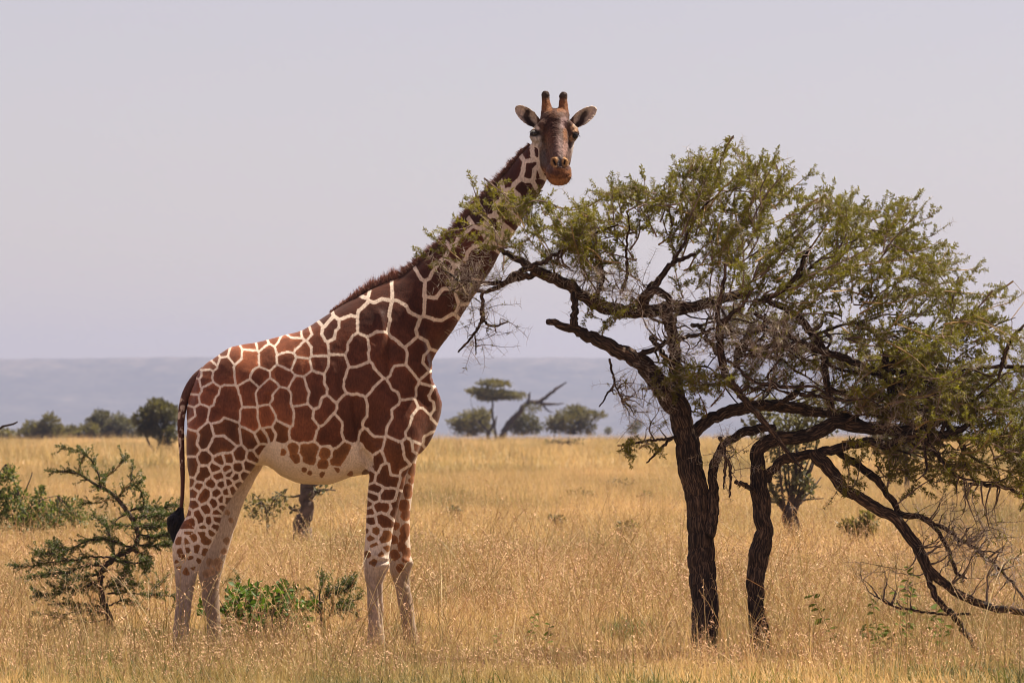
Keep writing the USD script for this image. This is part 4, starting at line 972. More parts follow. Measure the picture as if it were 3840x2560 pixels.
# twigs: join the sprays to the wood, nearest first, each new twig becoming wood for the next
targets = sp_pos
wood_p, wood_r = SKN.copy(), SKR.copy()
order = np.argsort(cKDTree(wood_p).query(targets)[0])
fine = {'twig': MB(), 'ochre': MB(), 'grey': MB()}
extra_p, extra_r = [], []
tree_kd = cKDTree(wood_p); batch = 0
parent_dir = np.zeros((len(targets), 3))
for chunk in np.array_split(order, 26):
    if extra_p:
        wood_p = np.vstack([wood_p] + extra_p); wood_r = np.concatenate([wood_r] + extra_r); extra_p, extra_r = [], []
        tree_kd = cKDTree(wood_p)
    dist, near = tree_kd.query(targets[chunk])
    for ti, dd, ni in zip(chunk, dist, near):
        a, b = wood_p[ni], targets[ti]
        L = max(dd, .02)
        r0 = min(wood_r[ni] * .8, .0022 + .010 * L); r1 = .0014
        bow = np.array([rt.normal(0, .10), rt.normal(0, .10), rt.normal(-.05, .12)]) * L
        pts = catmull([a, a + (b - a) * .35 + bow, a + (b - a) * .7 + bow * .6, b], max(.02, L / 8))
        s = np.linspace(0, 1, len(pts))
        pts = pts + rt.normal(0, .004, pts.shape) * (np.sin(s * PI))[:, None]
        v, f = tube(pts, r0 + (r1 - r0) * s, 4, cap=False)
        q = rt.uniform(); fine['ochre' if q < .28 else ('grey' if q < .36 else 'twig')].add(v - TO, f)
        d = pts[-1] - pts[-3] if len(pts) > 3 else b - a
        parent_dir[ti] = d / (np.linalg.norm(d) + 1e-9)
        extra_p.append(pts[2::2]); extra_r.append((r0 + (r1 - r0) * s)[2::2])
tag(obj('twigs', fine['twig'].mesh(), twig_m, tree), kind='stuff')
tag(obj('twigs', fine['ochre'].mesh(), ochre_twig_m, tree), 'ochre young twigs', kind='stuff')
tag(obj('twigs', fine['grey'].mesh(), grey_twig_m, tree), 'dry grey twigs', kind='stuff')

def spray(rng, L, n, leafy, thorny, leaf_len=.026):
    """A thorny twig along +z with tufts of small feathery leaves."""
    tw, lf, th = MB(), MB(), MB()
    s = np.linspace(0, 1, 6)
    c = np.stack([.05 * L * np.sin(s * 4 + rng.uniform(0, 6)), .05 * L * np.cos(s * 3 + rng.uniform(0, 6)), s * L], 1); c[:, :2] -= c[0, :2]
    v, f = tube(c, np.linspace(.0026, .0011, 6), 4, cap=False); tw.add(v, f)
    for t in np.linspace(.06, 1, n):
        p = np.array([np.interp(t, s, c[:, k]) for k in range(3)])
        if rng.uniform() < leafy:
            m = rng.integers(5, 10)
            az = rng.uniform(0, 2 * PI, m); el = rng.uniform(-.1, 1.1, m)
            d = np.stack([np.cos(az) * np.cos(el), np.sin(az) * np.cos(el), np.sin(el)], 1)
            l = leaf_len * rng.uniform(.6, 1.3, m)
            # each leaf: two rows of leaflets drawn as a narrow folded strip
            nn = rng.normal(0, 1, (m, 3))
            v, f = leaf_quads(np.tile(p, (m, 1)) + d * .002, d, nn, l, l * rng.uniform(.26, .42, m), .08); lf.add(v, f)
            tip = p + d * (l * .75)[:, None]
            v, f = leaf_quads(tip, d + rng.normal(0, .5, (m, 3)), nn + rng.normal(0, .6, (m, 3)), l * .55, l * .24); lf.add(v, f)
        if rng.uniform() < thorny:
            az = rng.uniform(0, 2 * PI); sp = rng.uniform(.5, .9)
            for sg in (-1, 1):
                d = np.array([math.cos(az) * sg * sp, math.sin(az) * sg * sp, rng.uniform(.0, .5)]); d /= np.linalg.norm(d)
                l = rng.uniform(.03, .075)
                v, f = tube(np.array([p, p + d * l * .5, p + d * l]), np.array([.0014, .0010, .0003]), 3, cap=False); th.add(v, f)
    for m_ in (lf, th):
        if m_.n == 0: m_.add(np.zeros((3, 3)), np.array([[0, 1, 2]]))
    return tw.mesh(), lf.mesh(), th.mesh()
rs = np.random.default_rng(77)
protos = []
for k in range(9):
    a, b, c = spray(rs, rs.uniform(.11, .18), 10, .97, .22, .025)
    protos.append([('twig', a, ochre_twig_m if k % 3 == 0 else twig_m), ('leaves', b, leaf_m), ('thorns', c, thorn_m)])
for k in range(3):
    a, b, c = spray(rs, rs.uniform(.18, .26), 12, .6, .5, .017)
    protos.append([('twig', a, twig_m), ('leaves', b, leaf_m), ('thorns', c, thorn_m)])
bp_, bd_, bs_ = [], [], []
bl = {'twig': MB(), 'ochre': MB()}
for p, d, L in zip(targets, sp_dir, sp_len):
    t_ = np.linspace(0, 1, 9)
    side = np.cross(d, rs.normal(0, 1, 3)); side /= np.linalg.norm(side)
    c = p + d * (L * t_)[:, None] + side * (L * .10 * np.sin(t_ * rs.uniform(2, 5)))[:, None] + np.array([0, 0, 1.0]) * (L * rs.uniform(-.08, .16) * t_ ** 2)[:, None]
    v, f = tube(c, np.linspace(.0062, .0020, 9), 4, cap=False); bl['ochre' if rs.uniform() < .5 else 'twig'].add(v - TO, f)
    m_ = int(L / .075) + 2
    for j in range(m_):
        u = (j + rs.uniform(.2, .8)) / m_; q_ = np.array([np.interp(u, t_, c[:, a]) for a in range(3)])
        w_ = np.cross(d, rs.normal(0, 1, 3)); w_ /= np.linalg.norm(w_)
        bp_.append(q_); bd_.append(d * rs.uniform(.35, .9) + w_ * rs.uniform(.4, 1.0) + [0, 0, .10]); bs_.append(rs.uniform(.55, 1.1) * (1.12 - .45 * u))
    bp_.append(c[-2]); bd_.append(d); bs_.append(.8)
for k_, m_ in bl.items(): tag(obj('twigs', m_.mesh(), ochre_twig_m if k_ == 'ochre' else twig_m, tree), kind='stuff')
base = np.array(bp_); dirs = np.array(bd_); scl_ = np.array(bs_)
q = qmul(quat_from_z(dirs), quat_axis(np.tile([0, 0, 1.0], (len(base), 1)), rs.uniform(0, 6.28, len(base))))
idx = np.where(rs.uniform(0, 1, len(base)) < .88, rs.integers(0, 9, len(base)), rs.integers(9, 12, len(base)))
print('branchlets', len(targets), 'sprays', len(base))
tag(instancer('foliage', protos, base - TO, q, scl_, idx, tree), kind='stuff')
# bare, thorny grey twigs under the crown
bare = []
for k in range(5):
    a, b, c = spray(rs, rs.uniform(.2, .36), 12, .03, .75)
    bare.append([('twig', a, grey_twig_m if k % 2 else twig_m), ('leaves', b, leaf_m), ('thorns', c, thorn_m)])
BARE = [([(1480,680),(1640,690),(1800,720),(1880,790),(1800,850),(1640,850),(1500,800),(1460,730)], 105, -.5, .4),
        ([(1620,740),(1760,740),(1840,790),(1760,820),(1650,800)], 60, -.4, .2),
        ([(1300,590),(1420,620),(1520,680),(1440,700),(1330,650),(1240,610)], 60, -.3, .2),
        ([(1020,640),(1080,610),(1150,625),(1190,640),(1150,670),(1060,690),(1030,680)], 34, -.4, -.2),
        ([(1060,800),(1080,740),(1110,690),(1160,740),(1130,790)], 16, -.35, -.2),
        ([(1850,830),(2050,860),(2200,960),(2150,1030),(2000,990),(1880,920)], 80, -.3, .7),
        ([(2080,1150),(2250,1130),(2340,1250),(2340,1400),(2200,1330),(2120,1260)], 90, -.3, .3),
        ([(1960,1330),(2060,1290),(2080,1360),(1990,1380)], 10, -.35, -.2),
        ([(1400,850),(1480,880),(1540,960),(1480,1000),(1420,920)], 26, -.35, .0),
        ([(1640,960),(1700,1050),(1690,1090),(1650,1060)], 14, -.3, -.1)]
allw = np.vstack([SKN] + extra_p); kd = cKDTree(SKN)
bp = []
for poly, n, d0, d1 in BARE:
    P2 = poly_points(np.array(poly) * 1.6327, n, rs)
    bp += [W(x, y, TY + d) for (x, y), d in zip(P2, rs.uniform(d0, d1, n))]
bp = np.array(bp); dist, ni = kd.query(bp)
mb = MB()
for a, b, L in zip(SKN[ni], bp, dist):
    bow = rs.normal(0, .12, 3) * L
    pts = catmull([a, (a + b) / 2 + bow, b], max(.025, L / 7)); pts = pts + rs.normal(0, .004, pts.shape)
    v, f = tube(pts, np.linspace(.0045 + .010 * min(L, .6), .0016, len(pts)), 4, cap=False); mb.add(v - TO, f)
tag(obj('twigs', mb.mesh(), grey_twig_m, tree), 'dry grey twigs', kind='stuff')
reps = np.repeat(np.arange(len(bp)), 2)
dirs = (bp - SKN[ni])[reps]; dirs = dirs / (np.linalg.norm(dirs, axis=1, keepdims=True) + 1e-6) * .5 + rs.normal(0, .8, (len(reps), 3))
q = quat_from_z(dirs)
tag(instancer('thorny_twigs', bare, bp[reps] - TO, q, rs.uniform(.5, 1.0, len(reps)), rs.integers(0, 5, len(reps)), tree), kind='stuff')
# ---------------------------------------------------------------- distant bushes and trees
far_wood_m = simple('far_wood', (.050, .036, .029), .85, .1, vary=(3.0, .5, 1.5))
far_leaf = [leaf_look('bush_leaf_dark', (.048, .045, .018), (.105, .090, .032), (.175, .150, .055), .3, 1.4, .9),
            leaf_look('bush_leaf_olive', (.068, .060, .022), (.150, .124, .042), (.25, .20, .075), .3, 1.4, .9),
            leaf_look('bush_leaf_grey', (.060, .058, .030), (.140, .125, .068), (.24, .205, .12), .3, 1.3, .9)]
def D_of(sy): return CAM_H * FPX / (sy - 1585.0)
def crown_cloud(rng, lobes, n, size, flat=.0):
    """Leaf clumps spread through the crown's lobes, denser towards their shells. lobes: (centre, radii)."""
    vol = np.array([np.prod(r) for _, r in lobes]) ** .72
    pick = rng.choice(len(lobes), n, p=vol / vol.sum())
    C = np.array([c for c, _ in lobes])[pick]; R = np.array([r for _, r in lobes])[pick]
    d = rng.normal(0, 1, (n, 3)); d /= np.linalg.norm(d, axis=1, keepdims=True)
    rad = rng.uniform(.0, 1, n) ** .42
    ragged = .72 + .5 * meshkit.fbm(d * 2.3 + pick[:, None] * 5.1, 3, 3)
    P = C + d * R * (rad * ragged)[:, None]
    keep = meshkit.fbm(P / (R.mean() * .38), 2, 6) > .36
    P, d = P[keep], d[keep]
    dirs = d * .7 + rng.normal(0, .7, P.shape) + [0, 0, .25]
    l = size * rng.uniform(.6, 1.5, len(P))
    return leaf_quads(P, dirs, rng.normal(0, 1, P.shape), l, l * rng.uniform(.35, .6, len(P)), .1)
def bush(name, label, cat, base, wood, lobes, n, size, look, seed, group=None, wood_look=None):
    """base, wood and lobes in photograph pixels at the distance of the base; wood: lists of (x, y, width); lobes: (x, y, rx, ry)."""
    rng = np.random.default_rng(seed)
    D = base[2]; by = base[1]
    if 50 < D < 150:                    # the grass in front hides the foot: the plant stands nearer than its visible base
        D *= .83; by = 1585 + CAM_H * FPX / D
        if wood: wood = [[(wood[0][0][0], by + 6, wood[0][0][2] * 1.05)] + wood[0]] + wood[1:]
    base = (base[0], by, D); m = D / FPX; o = W(base[0], base[1], D); o[2] = float(ground_z(o[0], D))
    t = thing(name, label, cat, o, group=group)
    def loc(x, y, dy=0.0):
        p = W(x, y, D); return np.array([p[0] - o[0], dy, p[2] - o[2]])
    for k, br in enumerate(wood):
        dy = rng.normal(0, .25) * (k > 0)
        P = np.array([np.r_[loc(x, y, dy * i / len(br)), w * m / 2] for i, (x, y, w) in enumerate(br)])
        P[0, 2] = min(P[0, 2], P[0, 2] if k else -.1)
        q = catmull(P, max(.06, m * 8)); q[:, :3] += rng.normal(0, .25, (len(q), 3)) * q[:, 3:4]
        obj('trunk' if k == 0 else 'branch', tube(q[:, :3], np.maximum(q[:, 3], .006), 9, .25, seed + k), wood_look or far_wood_m, t, smooth=True)
    L = []
    for (x, y, rx, ry) in lobes:
        L.append((loc(x, y, rng.normal(0, rx * m * .35)), np.array([rx * m, rx * m * .9, ry * m])))
    if n:
        tw = MB()
        roots = np.array([loc(base[0], base[1])] + [loc(b_[-1][0], b_[-1][1]) for b_ in wood] + [loc(b_[len(b_) // 2][0], b_[len(b_) // 2][1]) for b_ in wood])
        for c, r in L:
            for _ in range(7):
                e = c + rng.normal(0, .5, 3) * r; root = roots[np.argmin(np.linalg.norm(roots - e, axis=1))]; b = (root + e) / 2 + rng.normal(0, .12, 3) * np.linalg.norm(e - root)
                q = catmull([root, b, e], np.linalg.norm(e - root) / 6); v, f = tube(q, np.linspace(.010, .003, len(q)) * (.45 if D < 150 else 1 + D / 250), 4, cap=False); tw.add(v, f)
        tag(obj('twigs', tw.mesh(), far_wood_m, t), kind='stuff')
        v, f = crown_cloud(rng, L, n, size)
        tag(obj('crown', (v, f), look, t), kind='stuff')
    return t
GL = 'bushes along the left horizon'
bush('bush', 'low olive bush cut by the left edge of the picture on the horizon', 'bush', (20, 1652, 470), [], [(10, 1630, 50, 22), (50, 1636, 26, 14), (-40, 1625, 40, 24)], 900, .30, far_leaf[1], 1)
bush('bush', 'wide bush with one pointed top, left of the hedge on the horizon', 'bush', (150, 1650, 468), [], [(130, 1612, 55, 34), (187, 1585, 36, 36), (205, 1618, 40, 30), (90, 1628, 30, 18)], 2200, .30, far_leaf[1], 2)
bush('bush', 'low hedge-like bush between two taller bushes on the left horizon', 'bush', (290, 1648, 480), [], [(225, 1630, 30, 18), (255, 1622, 42, 24), (310, 1620, 45, 25), (350, 1615, 30, 28), (400, 1634, 40, 18)], 2000, .30, far_leaf[1], 3)
bush('bush', 'dark round topped bush left of the spreading bush on the horizon', 'bush', (375, 1646, 485), [], [(378, 1572, 38, 34), (350, 1595, 30, 30), (395, 1610, 40, 34)], 1700, .30, far_leaf[0], 4)
bush('bush', 'pale olive bush with a ragged top right against the forked tree on the left', 'bush', (455, 1650, 480), [], [(445, 1590, 42, 30), (480, 1605, 48, 36), (530, 1632, 40, 20), (425, 1612, 40, 30), (447, 1562, 18, 14)], 2000, .30, far_leaf[2], 5)
bush('tree', 'round crowned tree with a forked trunk behind the giraffe tail', 'tree', (583, 1708, 275),
     [[(583, 1712, 17), (588, 1690, 15), (600, 1650, 9), (585, 1600, 7)], [(583, 1702, 13), (560, 1665, 9), (545, 1620, 7), (540, 1570, 5)], [(635, 1708, 16), (632, 1670, 12), (625, 1600, 8)]],
     [(595, 1545, 66, 42), (545, 1570, 50, 38), (630, 1560, 42, 48), (560, 1612, 50, 22), (620, 1625, 48, 40), (590, 1512, 34, 18), (632, 1680, 18, 34)], 5200, .17, far_leaf[0], 6)
bush('tree', 'flat topped umbrella tree in the distance right of the giraffe chest', 'tree', (1833, 1656, 470),
     [[(1833, 1660, 13), (1832, 1630, 11), (1850, 1585, 10), (1845, 1545, 9), (1848, 1500, 7)], [(1835, 1625, 8), (1805, 1590, 7), (1775, 1570, 5)]],
     [(1852, 1438, 66, 9), (1795, 1466, 52, 8), (1850, 1476, 84, 11), (1925, 1482, 50, 10), (1845, 1490, 62, 9)], 2600, .28, far_leaf[1], 7)
bush('bush', 'rounded green bush left of the umbrella tree trunk', 'bush', (1775, 1632, 500), [], [(1770, 1582, 62, 44), (1800, 1560, 42, 30), (1740, 1600, 48, 28), (1700, 1583, 26, 10), (1820, 1605, 30, 20)], 2600, .30, far_leaf[1], 8)
bush('dead_tree', 'dark leaning dead tree with one long bare branch beside the umbrella tree', 'tree', (1877, 1657, 465),
     [[(1872, 1662, 30), (1885, 1630, 25), (1905, 1592, 23), (1945, 1550, 21), (1978, 1510, 18), (2018, 1506, 16), (2045, 1490, 13), (2082, 1462, 11), (2124, 1432, 4)],
      [(2018, 1508, 15), (2060, 1516, 10), (2115, 1512, 4)], [(1975, 1515, 12), (1985, 1485, 8), (1990, 1470, 4)], [(2030, 1510, 9), (2055, 1540, 6), (2075, 1545, 3)], [(1865, 1655, 14), (1855, 1610, 9), (1862, 1560, 5)]],
     [(2000, 1530, 46, 14)], 180, .25, far_leaf[2], 9)
bush('bush', 'dark bush under the leaning dead tree', 'bush', (1965, 1628, 500), [], [(1965, 1585, 52, 40), (1935, 1600, 36, 26), (2010, 1600, 30, 26)], 1500, .30, far_leaf[0], 10)
bush('bush', 'wide bush right of the leaning dead tree with an arm reaching right', 'bush', (2140, 1628, 500), [], [(2130, 1582, 66, 44), (2160, 1545, 46, 28), (2085, 1590, 42, 34), (2200, 1560, 44, 22), (2250, 1556, 28, 9), (2200, 1600, 34, 28)], 2900, .30, far_leaf[1], 11)
bush('bush', 'tiny bush alone on the horizon left of the thorn tree trunk', 'bush', (2280, 1630, 560), [], [(2280, 1614, 13, 11)], 120, .25, far_leaf[0], 12)
bush('bush', 'small far bush beside the left trunk of the thorn tree', 'bush', (2385, 1630, 560), [], [(2388, 1596, 20, 22), (2370, 1612, 18, 14)], 300, .25, far_leaf[0], 13)
bush('tree_stump', 'thick broken tree stump standing behind the giraffe belly', 'stump', (1135, 1978, 86.5),
     [[(1132, 1990, 66), (1140, 1945, 56), (1154, 1890, 50), (1150, 1860, 60), (1158, 1820, 54), (1165, 1760, 56), (1170, 1700, 50)],
      [(1170, 1850, 16), (1215, 1835, 9), (1260, 1838, 4)], [(1140, 1850, 12), (1100, 1862, 8), (1050, 1858, 3)], [(1135, 1915, 16), (1100, 1912, 9), (1080, 1900, 4)], [(1165, 1840, 14), (1190, 1815, 8), (1250, 1800, 3)]],
     [(1195, 1840, 52, 26), (1060, 1862, 44, 18), (1110, 1905, 30, 16)], 120, .06, far_leaf[2], 14, wood_look=simple('stump_wood', (.085, .060, .047), .85, .1, bump=(9.0, .03), vary=(7.0, .4, 1.5)))
bush('bush', 'loose green shrub between the hind legs and the stump', 'bush', (1000, 1918, 90), [[(1000, 1925, 6), (980, 1880, 4), (950, 1850, 2)], [(1005, 1920, 6), (1030, 1870, 4), (1060, 1840, 2)]],
     [(940, 1880, 42, 34), (1000, 1900, 55, 40), (1050, 1885, 32, 34), (980, 1940, 60, 36)], 330, .06, far_leaf[1], 15)
bush('bush', 'leafy green shrub at the left edge behind the spiny bush', 'bush', (110, 1990, 84), [[(90, 1990, 8), (70, 1850, 5), (20, 1740, 2)], [(70, 1900, 5), (110, 1800, 4), (118, 1770, 2)], [(110, 1900, 5), (160, 1870, 4), (215, 1858, 2)]],
     [(60, 1900, 95, 70), (20, 1810, 50, 52), (180, 1935, 85, 52), (255, 1905, 62, 46), (-60, 1890, 90, 90), (300, 1950, 34, 30), (110, 1960, 120, 34), (150, 1860, 26, 40), (40, 1770, 30, 30)], 4200, .052, leaf_look('shrub_leaf', (.040, .052, .014), (.115, .130, .036), (.26, .25, .095), .35, 1.5, 4.0), 16)
bush('tree', 'grey twiggy tree standing in the grass behind the second trunk', 'tree', (2965, 1968, 89),
     [[(2963, 1985, 62), (2965, 1940, 58), (2962, 1905, 52)], [(2950, 1920, 26), (2905, 1850, 16), (2870, 1760, 8), (2850, 1600, 4)], [(2960, 1915, 30), (2975, 1820, 20), (2990, 1720, 14), (2985, 1560, 6)], [(2975, 1915, 32), (3015, 1830, 22), (3045, 1740, 14), (3080, 1600, 6)],
      [(2955, 1910, 12), (2960, 1840, 9), (2955, 1740, 5)], [(2985, 1880, 10), (3050, 1870, 6), (3090, 1868, 3)], [(2945, 1910, 14), (2925, 1800, 9), (2915, 1650, 4)], [(2970, 1905, 14), (2995, 1790, 9), (3025, 1660, 4)], [(2965, 1900, 12), (2945, 1790, 8), (2935, 1650, 4)], [(2980, 1905, 14), (3035, 1850, 9), (3085, 1790, 5)], [(2985, 1900, 12), (3005, 1800, 8), (3050, 1690, 4)], [(2950, 1900, 10), (2895, 1880, 7), (2850, 1890, 3)]],
     [(2960, 1640, 110, 120), (3060, 1560, 110, 90), (2870, 1560, 80, 90), (2960, 1770, 70, 60), (3010, 1820, 60, 50), (2900, 1850, 40, 40)], 2400, .075, far_leaf[2], 17)
bush('tree', 'small tree glimpsed through the right side of the thorn tree', 'tree', (3400, 1830, 139), [[(3400, 1838, 24), (3402, 1790, 20), (3395, 1720, 16), (3380, 1640, 8)], [(3400, 1760, 12), (3340, 1690, 7)]],
     [(3370, 1690, 75, 50), (3440, 1640, 70, 50), (3320, 1620, 60, 50)], 1100, .12, far_leaf[2], 18)
bush('bush', 'small green shrub in the grass right of the grey twiggy tree', 'bush', (3225, 2002, 82), [], [(3255, 1960, 32, 36), (3190, 1975, 34, 24), (3225, 1985, 50, 18)], 520, .075, far_leaf[1], 19)
for k, (x, y, w, h) in enumerate([(2150, 1795, 46, 12), (2215, 1790, 46, 13), (2330, 1805, 40, 11), (2120, 1650, 60, 9), (2160, 1842, 22, 12), (2205, 1846, 18, 12), (2420, 1850, 22, 10), (2090, 1940, 20, 9), (2350, 1966, 30, 12), (1700, 1908, 22, 12)]):
    bush('low_shrub', ['brownish low scrub patch far right of the chest', 'dark low scrub patch in the pale grass, darkest of its row', 'low scrub patch under the left foliage spray of the thorn tree', 'flat green scrub below the leaning dead tree',
         'bright green weed clump left of its twin in the middle grass', 'bright green weed clump right of its twin in the middle grass', 'small dark scrub nearest the left thorn tree trunk', 'tiny green scrub alone in the golden grass',
         'loose green scrub left of the thorn tree trunk', 'faint green scrub right behind the front legs'][k], 'scrub', (x, y + h, D_of(y + h) if y + h > 1700 else 340.0), [], [(x - w * .5, y + h * .4, w * .5, h), (x + w * .3, y + h * .1, w * .6, h), (x - w * 1.0, y + h * .6, w * .5, h * .6), (x + w * .9, y + h * .6, w * .5, h * .7)], 70,
         .06 if y > 1780 else .2, far_leaf[2] if k in (0, 2, 7, 9) else far_leaf[1], 30 + k)
# bare twig reaching in at the left edge
bush('dead_branch', 'bare dark branch reaching in from the left edge above the horizon', 'branch', (-70, 2100, 66), [[(-70, 2110, 16), (-75, 1900, 14), (-50, 1720, 11), (-10, 1612, 9), (30, 1595, 8), (68, 1581, 5)], [(-50, 1720, 8), (-90, 1600, 5), (-100, 1500, 3)]], [], 0, .1, far_leaf[0], 20)

# ---------------------------------------------------------------- thorn bush at the left
def thorn_bush(name, label, D, base, rows, spray_set, n_side, seed, leafless=0.0):
    rng = np.random.default_rng(seed); m = D / FPX
    o = W(base[0], base[1], D); o[2] = 0
    t = thing(name, label, 'bush', o)
    P_, T_ = [], []
    for k, (pts, d0, d1, leafy) in enumerate(rows):
        n = len(pts)
        P = np.array([np.r_[W(x, y, D + d0 + (d1 - d0) * i / (n - 1)) - o, w * m / 2] for i, (x, y, w) in enumerate(pts)])
        q = catmull(P, .02); q[:, :3] += rng.normal(0, .003, (len(q), 3))
        obj('stem' if k == 0 else 'branch', tube(q[:, :3], np.maximum(q[:, 3], .0015), 7, .15, seed + k), ochre_twig_m if (k in n_side) else far_wood_m, t, smooth=True)
        c = q[:, :3]; tg_ = np.gradient(c, axis=0); tg_ /= np.linalg.norm(tg_, axis=1, keepdims=True)
        cnt = int(1.45 * leafy * len(c))
        i = rng.integers(int(len(c) * .12), len(c), cnt)
        P_.append(c[i]); T_.append(tg_[i])
    P_, T_ = np.vstack(P_), np.vstack(T_)
    d = T_ * 1.2 + rng.normal(0, .75, P_.shape) + [0, 0, .1]
    tag(instancer('foliage', spray_set, P_, quat_from_z(d), rng.uniform(.30, .68, len(P_)), rng.integers(0, len(spray_set), len(P_)), t), kind='stuff')
    return t
bl_m = leaf_look('thorn_bush_leaf', (.026, .042, .008), (.075, .098, .018), (.15, .165, .030), .38, 1.6, 4.0)
white_thorn_m = simple('white_thorn', (.66, .57, .46), .5, .3, vary=(30.0, .6, 1.1))
rb = np.random.default_rng(5); tb = []
for k in range(7):
    a, b, c = spray(rb, rb.uniform(.12, .19), 12, .85, .36, .022)
    tb.append([('twig', a, ochre_twig_m if k < 2 else twig_m), ('leaves', b, bl_m), ('thorns', c, white_thorn_m)])
rows = [
 ([(400,2455,30),(413,2344,28),(385,2240,24),(378,2150,22),(430,2090,20),(505,2050,19),(515,1990,18),(490,1935,17),(473,1912,17),(447,1877,15),(410,1845,13),(367,1820,11),(333,1800,10),(283,1773,8),(193,1767,4)], .0, .0, 1.0),
 ([(290,1775,6),(300,1740,6),(320,1704,5),(285,1688,4),(250,1678,3)], .0, .05, 1.1), ([(375,1825,7),(372,1790,7),(350,1735,6),(320,1703,4)], 0, -.1, 1.2),
 ([(400,1840,7),(385,1800,6),(425,1765,6),(450,1740,5),(468,1718,3)], 0, .1, 1.2), ([(440,1870,8),(470,1830,7),(500,1815,6),(534,1803,3)], 0, -.1, 1.2),
 ([(480,1835,5),(492,1800,4),(496,1748,3)], 0, .1, .8), ([(500,1815,5),(530,1845,5),(540,1895,3)], 0, .1, 1.4), ([(430,1868,6),(380,1878,5),(314,1888,3)], 0, -.1, 1.1),
 ([(475,1920,8),(520,1905,7),(570,1905,6),(650,1898,3)], .1, .2, 2.6), ([(490,1940,8),(560,1935,7),(610,1930,6),(655,1925,3)], .0, -.1, 2.6), ([(505,1970,8),(560,1975,7),(620,1965,5),(650,1960,3)], 0, .2, 2.6),
 ([(515,2000,8),(570,2015,7),(620,2005,5),(648,2010,3)], .1, -.1, 2.6), ([(510,2040,8),(570,2045,6),(630,2038,4)], 0, .15, 2.6), ([(480,1925,6),(440,1945,5),(415,1985,3)], 0, -.1, .5), ([(560,1965,5),(480,1970,5),(440,1968,3)], -.1, -.2, 1.2),
 ([(430,2090,9),(410,2000,8),(385,1960,6),(350,1930,3)], 0, .2, 1.5), ([(500,2055,10),(430,2030,8),(370,2020,7),(310,2035,6),(250,2060,5),(190,2050,3)], 0, -.2, 1.9),
 ([(430,2092,9),(350,2085,7),(270,2100,6),(190,2105,5),(130,2118,4),(60,2124,3)], -.1, -.25, 1.4), ([(250,2095,6),(200,2075,5),(136,2078,3)], -.2, -.3, 2.2), ([(200,2070,5),(192,2045,3)], -.2, -.3, 2.0),
 ([(400,2120,9),(320,2120,7),(260,2145,6),(200,2150,5),(122,2158,3)], 0, .15, 1.9), ([(380,2150,9),(300,2165,7),(250,2175,5),(195,2160,3)], .1, .2, 1.9),
 ([(385,2180,9),(320,2200,7),(260,2212,6),(195,2200,3)], 0, -.2, 1.6), ([(395,2160,9),(330,2195,7),(270,2215,6),(210,2225,5),(143,2230,3)], -.1, .1, 1.9),
 ([(500,2060,10),(530,2080,8),(555,2110,6),(540,2140,3)], 0, .2, 2.4), ([(470,2080,9),(480,2130,7),(455,2170,5),(440,2200,3)], 0, -.2, 2.4), ([(420,2100,9),(500,2110,7),(545,2105,3)], -.1, -.2, 1.8),
 ([(395,2200,8),(440,2180,6),(520,2190,4)], 0, .2, 1.6), ([(400,2225,8),(470,2220,6),(560,2228,5),(653,2234,3)], 0, .3, 1.0), ([(560,2226,5),(590,2190,4),(615,2172,2)], .2, .3, 1.0),
 ([(405,2280,8),(330,2265,6),(250,2260,5),(195,2270,3)], 0, -.2, 1.2), ([(405,2300,8),(320,2290,6),(250,2300,4),(205,2310,3)], 0, -.25, .9), ([(410,2270,7),(460,2250,5),(520,2265,3)], 0, .2, .9), ([(400,2320,7),(330,2330,5),(210,2310,4),(130,2290,2)], 0, -.2, .6)]
thorn_bush('thorn_bush', 'spiny dark green thorn bush with layered branches by the giraffe hind legs', 43.0, (400, 2450), rows, tb, (1, 3, 4, 7), 60)

# ---------------------------------------------------------------- leafy bush between the legs, every leaf a part
big_leaf_m = leaf_look('broad_leaf', (.030, .055, .008), (.075, .125, .013), (.15, .215, .022), .40, 1.6, 7.0, .5, .12)
weed_leaf_m = leaf_look('weed_leaf', (.070, .095, .018), (.15, .18, .036), (.25, .28, .06), .40, 1.6, 7.0, .6, .08)
def leaf_shape(L, wd, fold, curl):
    """A broad leaf along +x: two halves folded at the midrib, six triangles each way."""
    s = np.array([0, .22, .5, .78, 1.0]); h = np.array([.05, .55, 1.0, .82, .0]) * wd / 2
    mid = np.stack([s * L, s * 0, curl * L * s ** 2], 1)
    l = mid + np.stack([s * 0, h, fold * h], 1); r = mid + np.stack([s * 0, -h, fold * h], 1)
    v = np.vstack([mid, l, r]); f = []
    for i in range(4):
        f += [[i, i + 1, 5 + i + 1], [i, 5 + i + 1, 5 + i], [i + 1, i, 10 + i], [i + 1, 10 + i, 10 + i + 1]]
    return v, np.array(f)
def frame(d, n):
    d = d / np.linalg.norm(d); n = n - d * np.dot(n, d); n /= np.linalg.norm(n) + 1e-9
    return np.stack([d, np.cross(n, d), n], 1)
def add_leaf(parent, p, d, n, L, wd, rng, mat):
    v, f = leaf_shape(L, wd, rng.uniform(.1, .5), rng.uniform(-.25, .1))
    obj('leaf', (v @ frame(np.asarray(d, float), np.asarray(n, float)).T + p, f), mat, parent)
rl = np.random.default_rng(91)
BD = 41.6
bo = W(1000, 2405, BD) * [1, 1, 0]
lb = thing('leafy_bush', 'low bush with glossy broad green leaves between the giraffe front and hind legs', 'bush', bo)
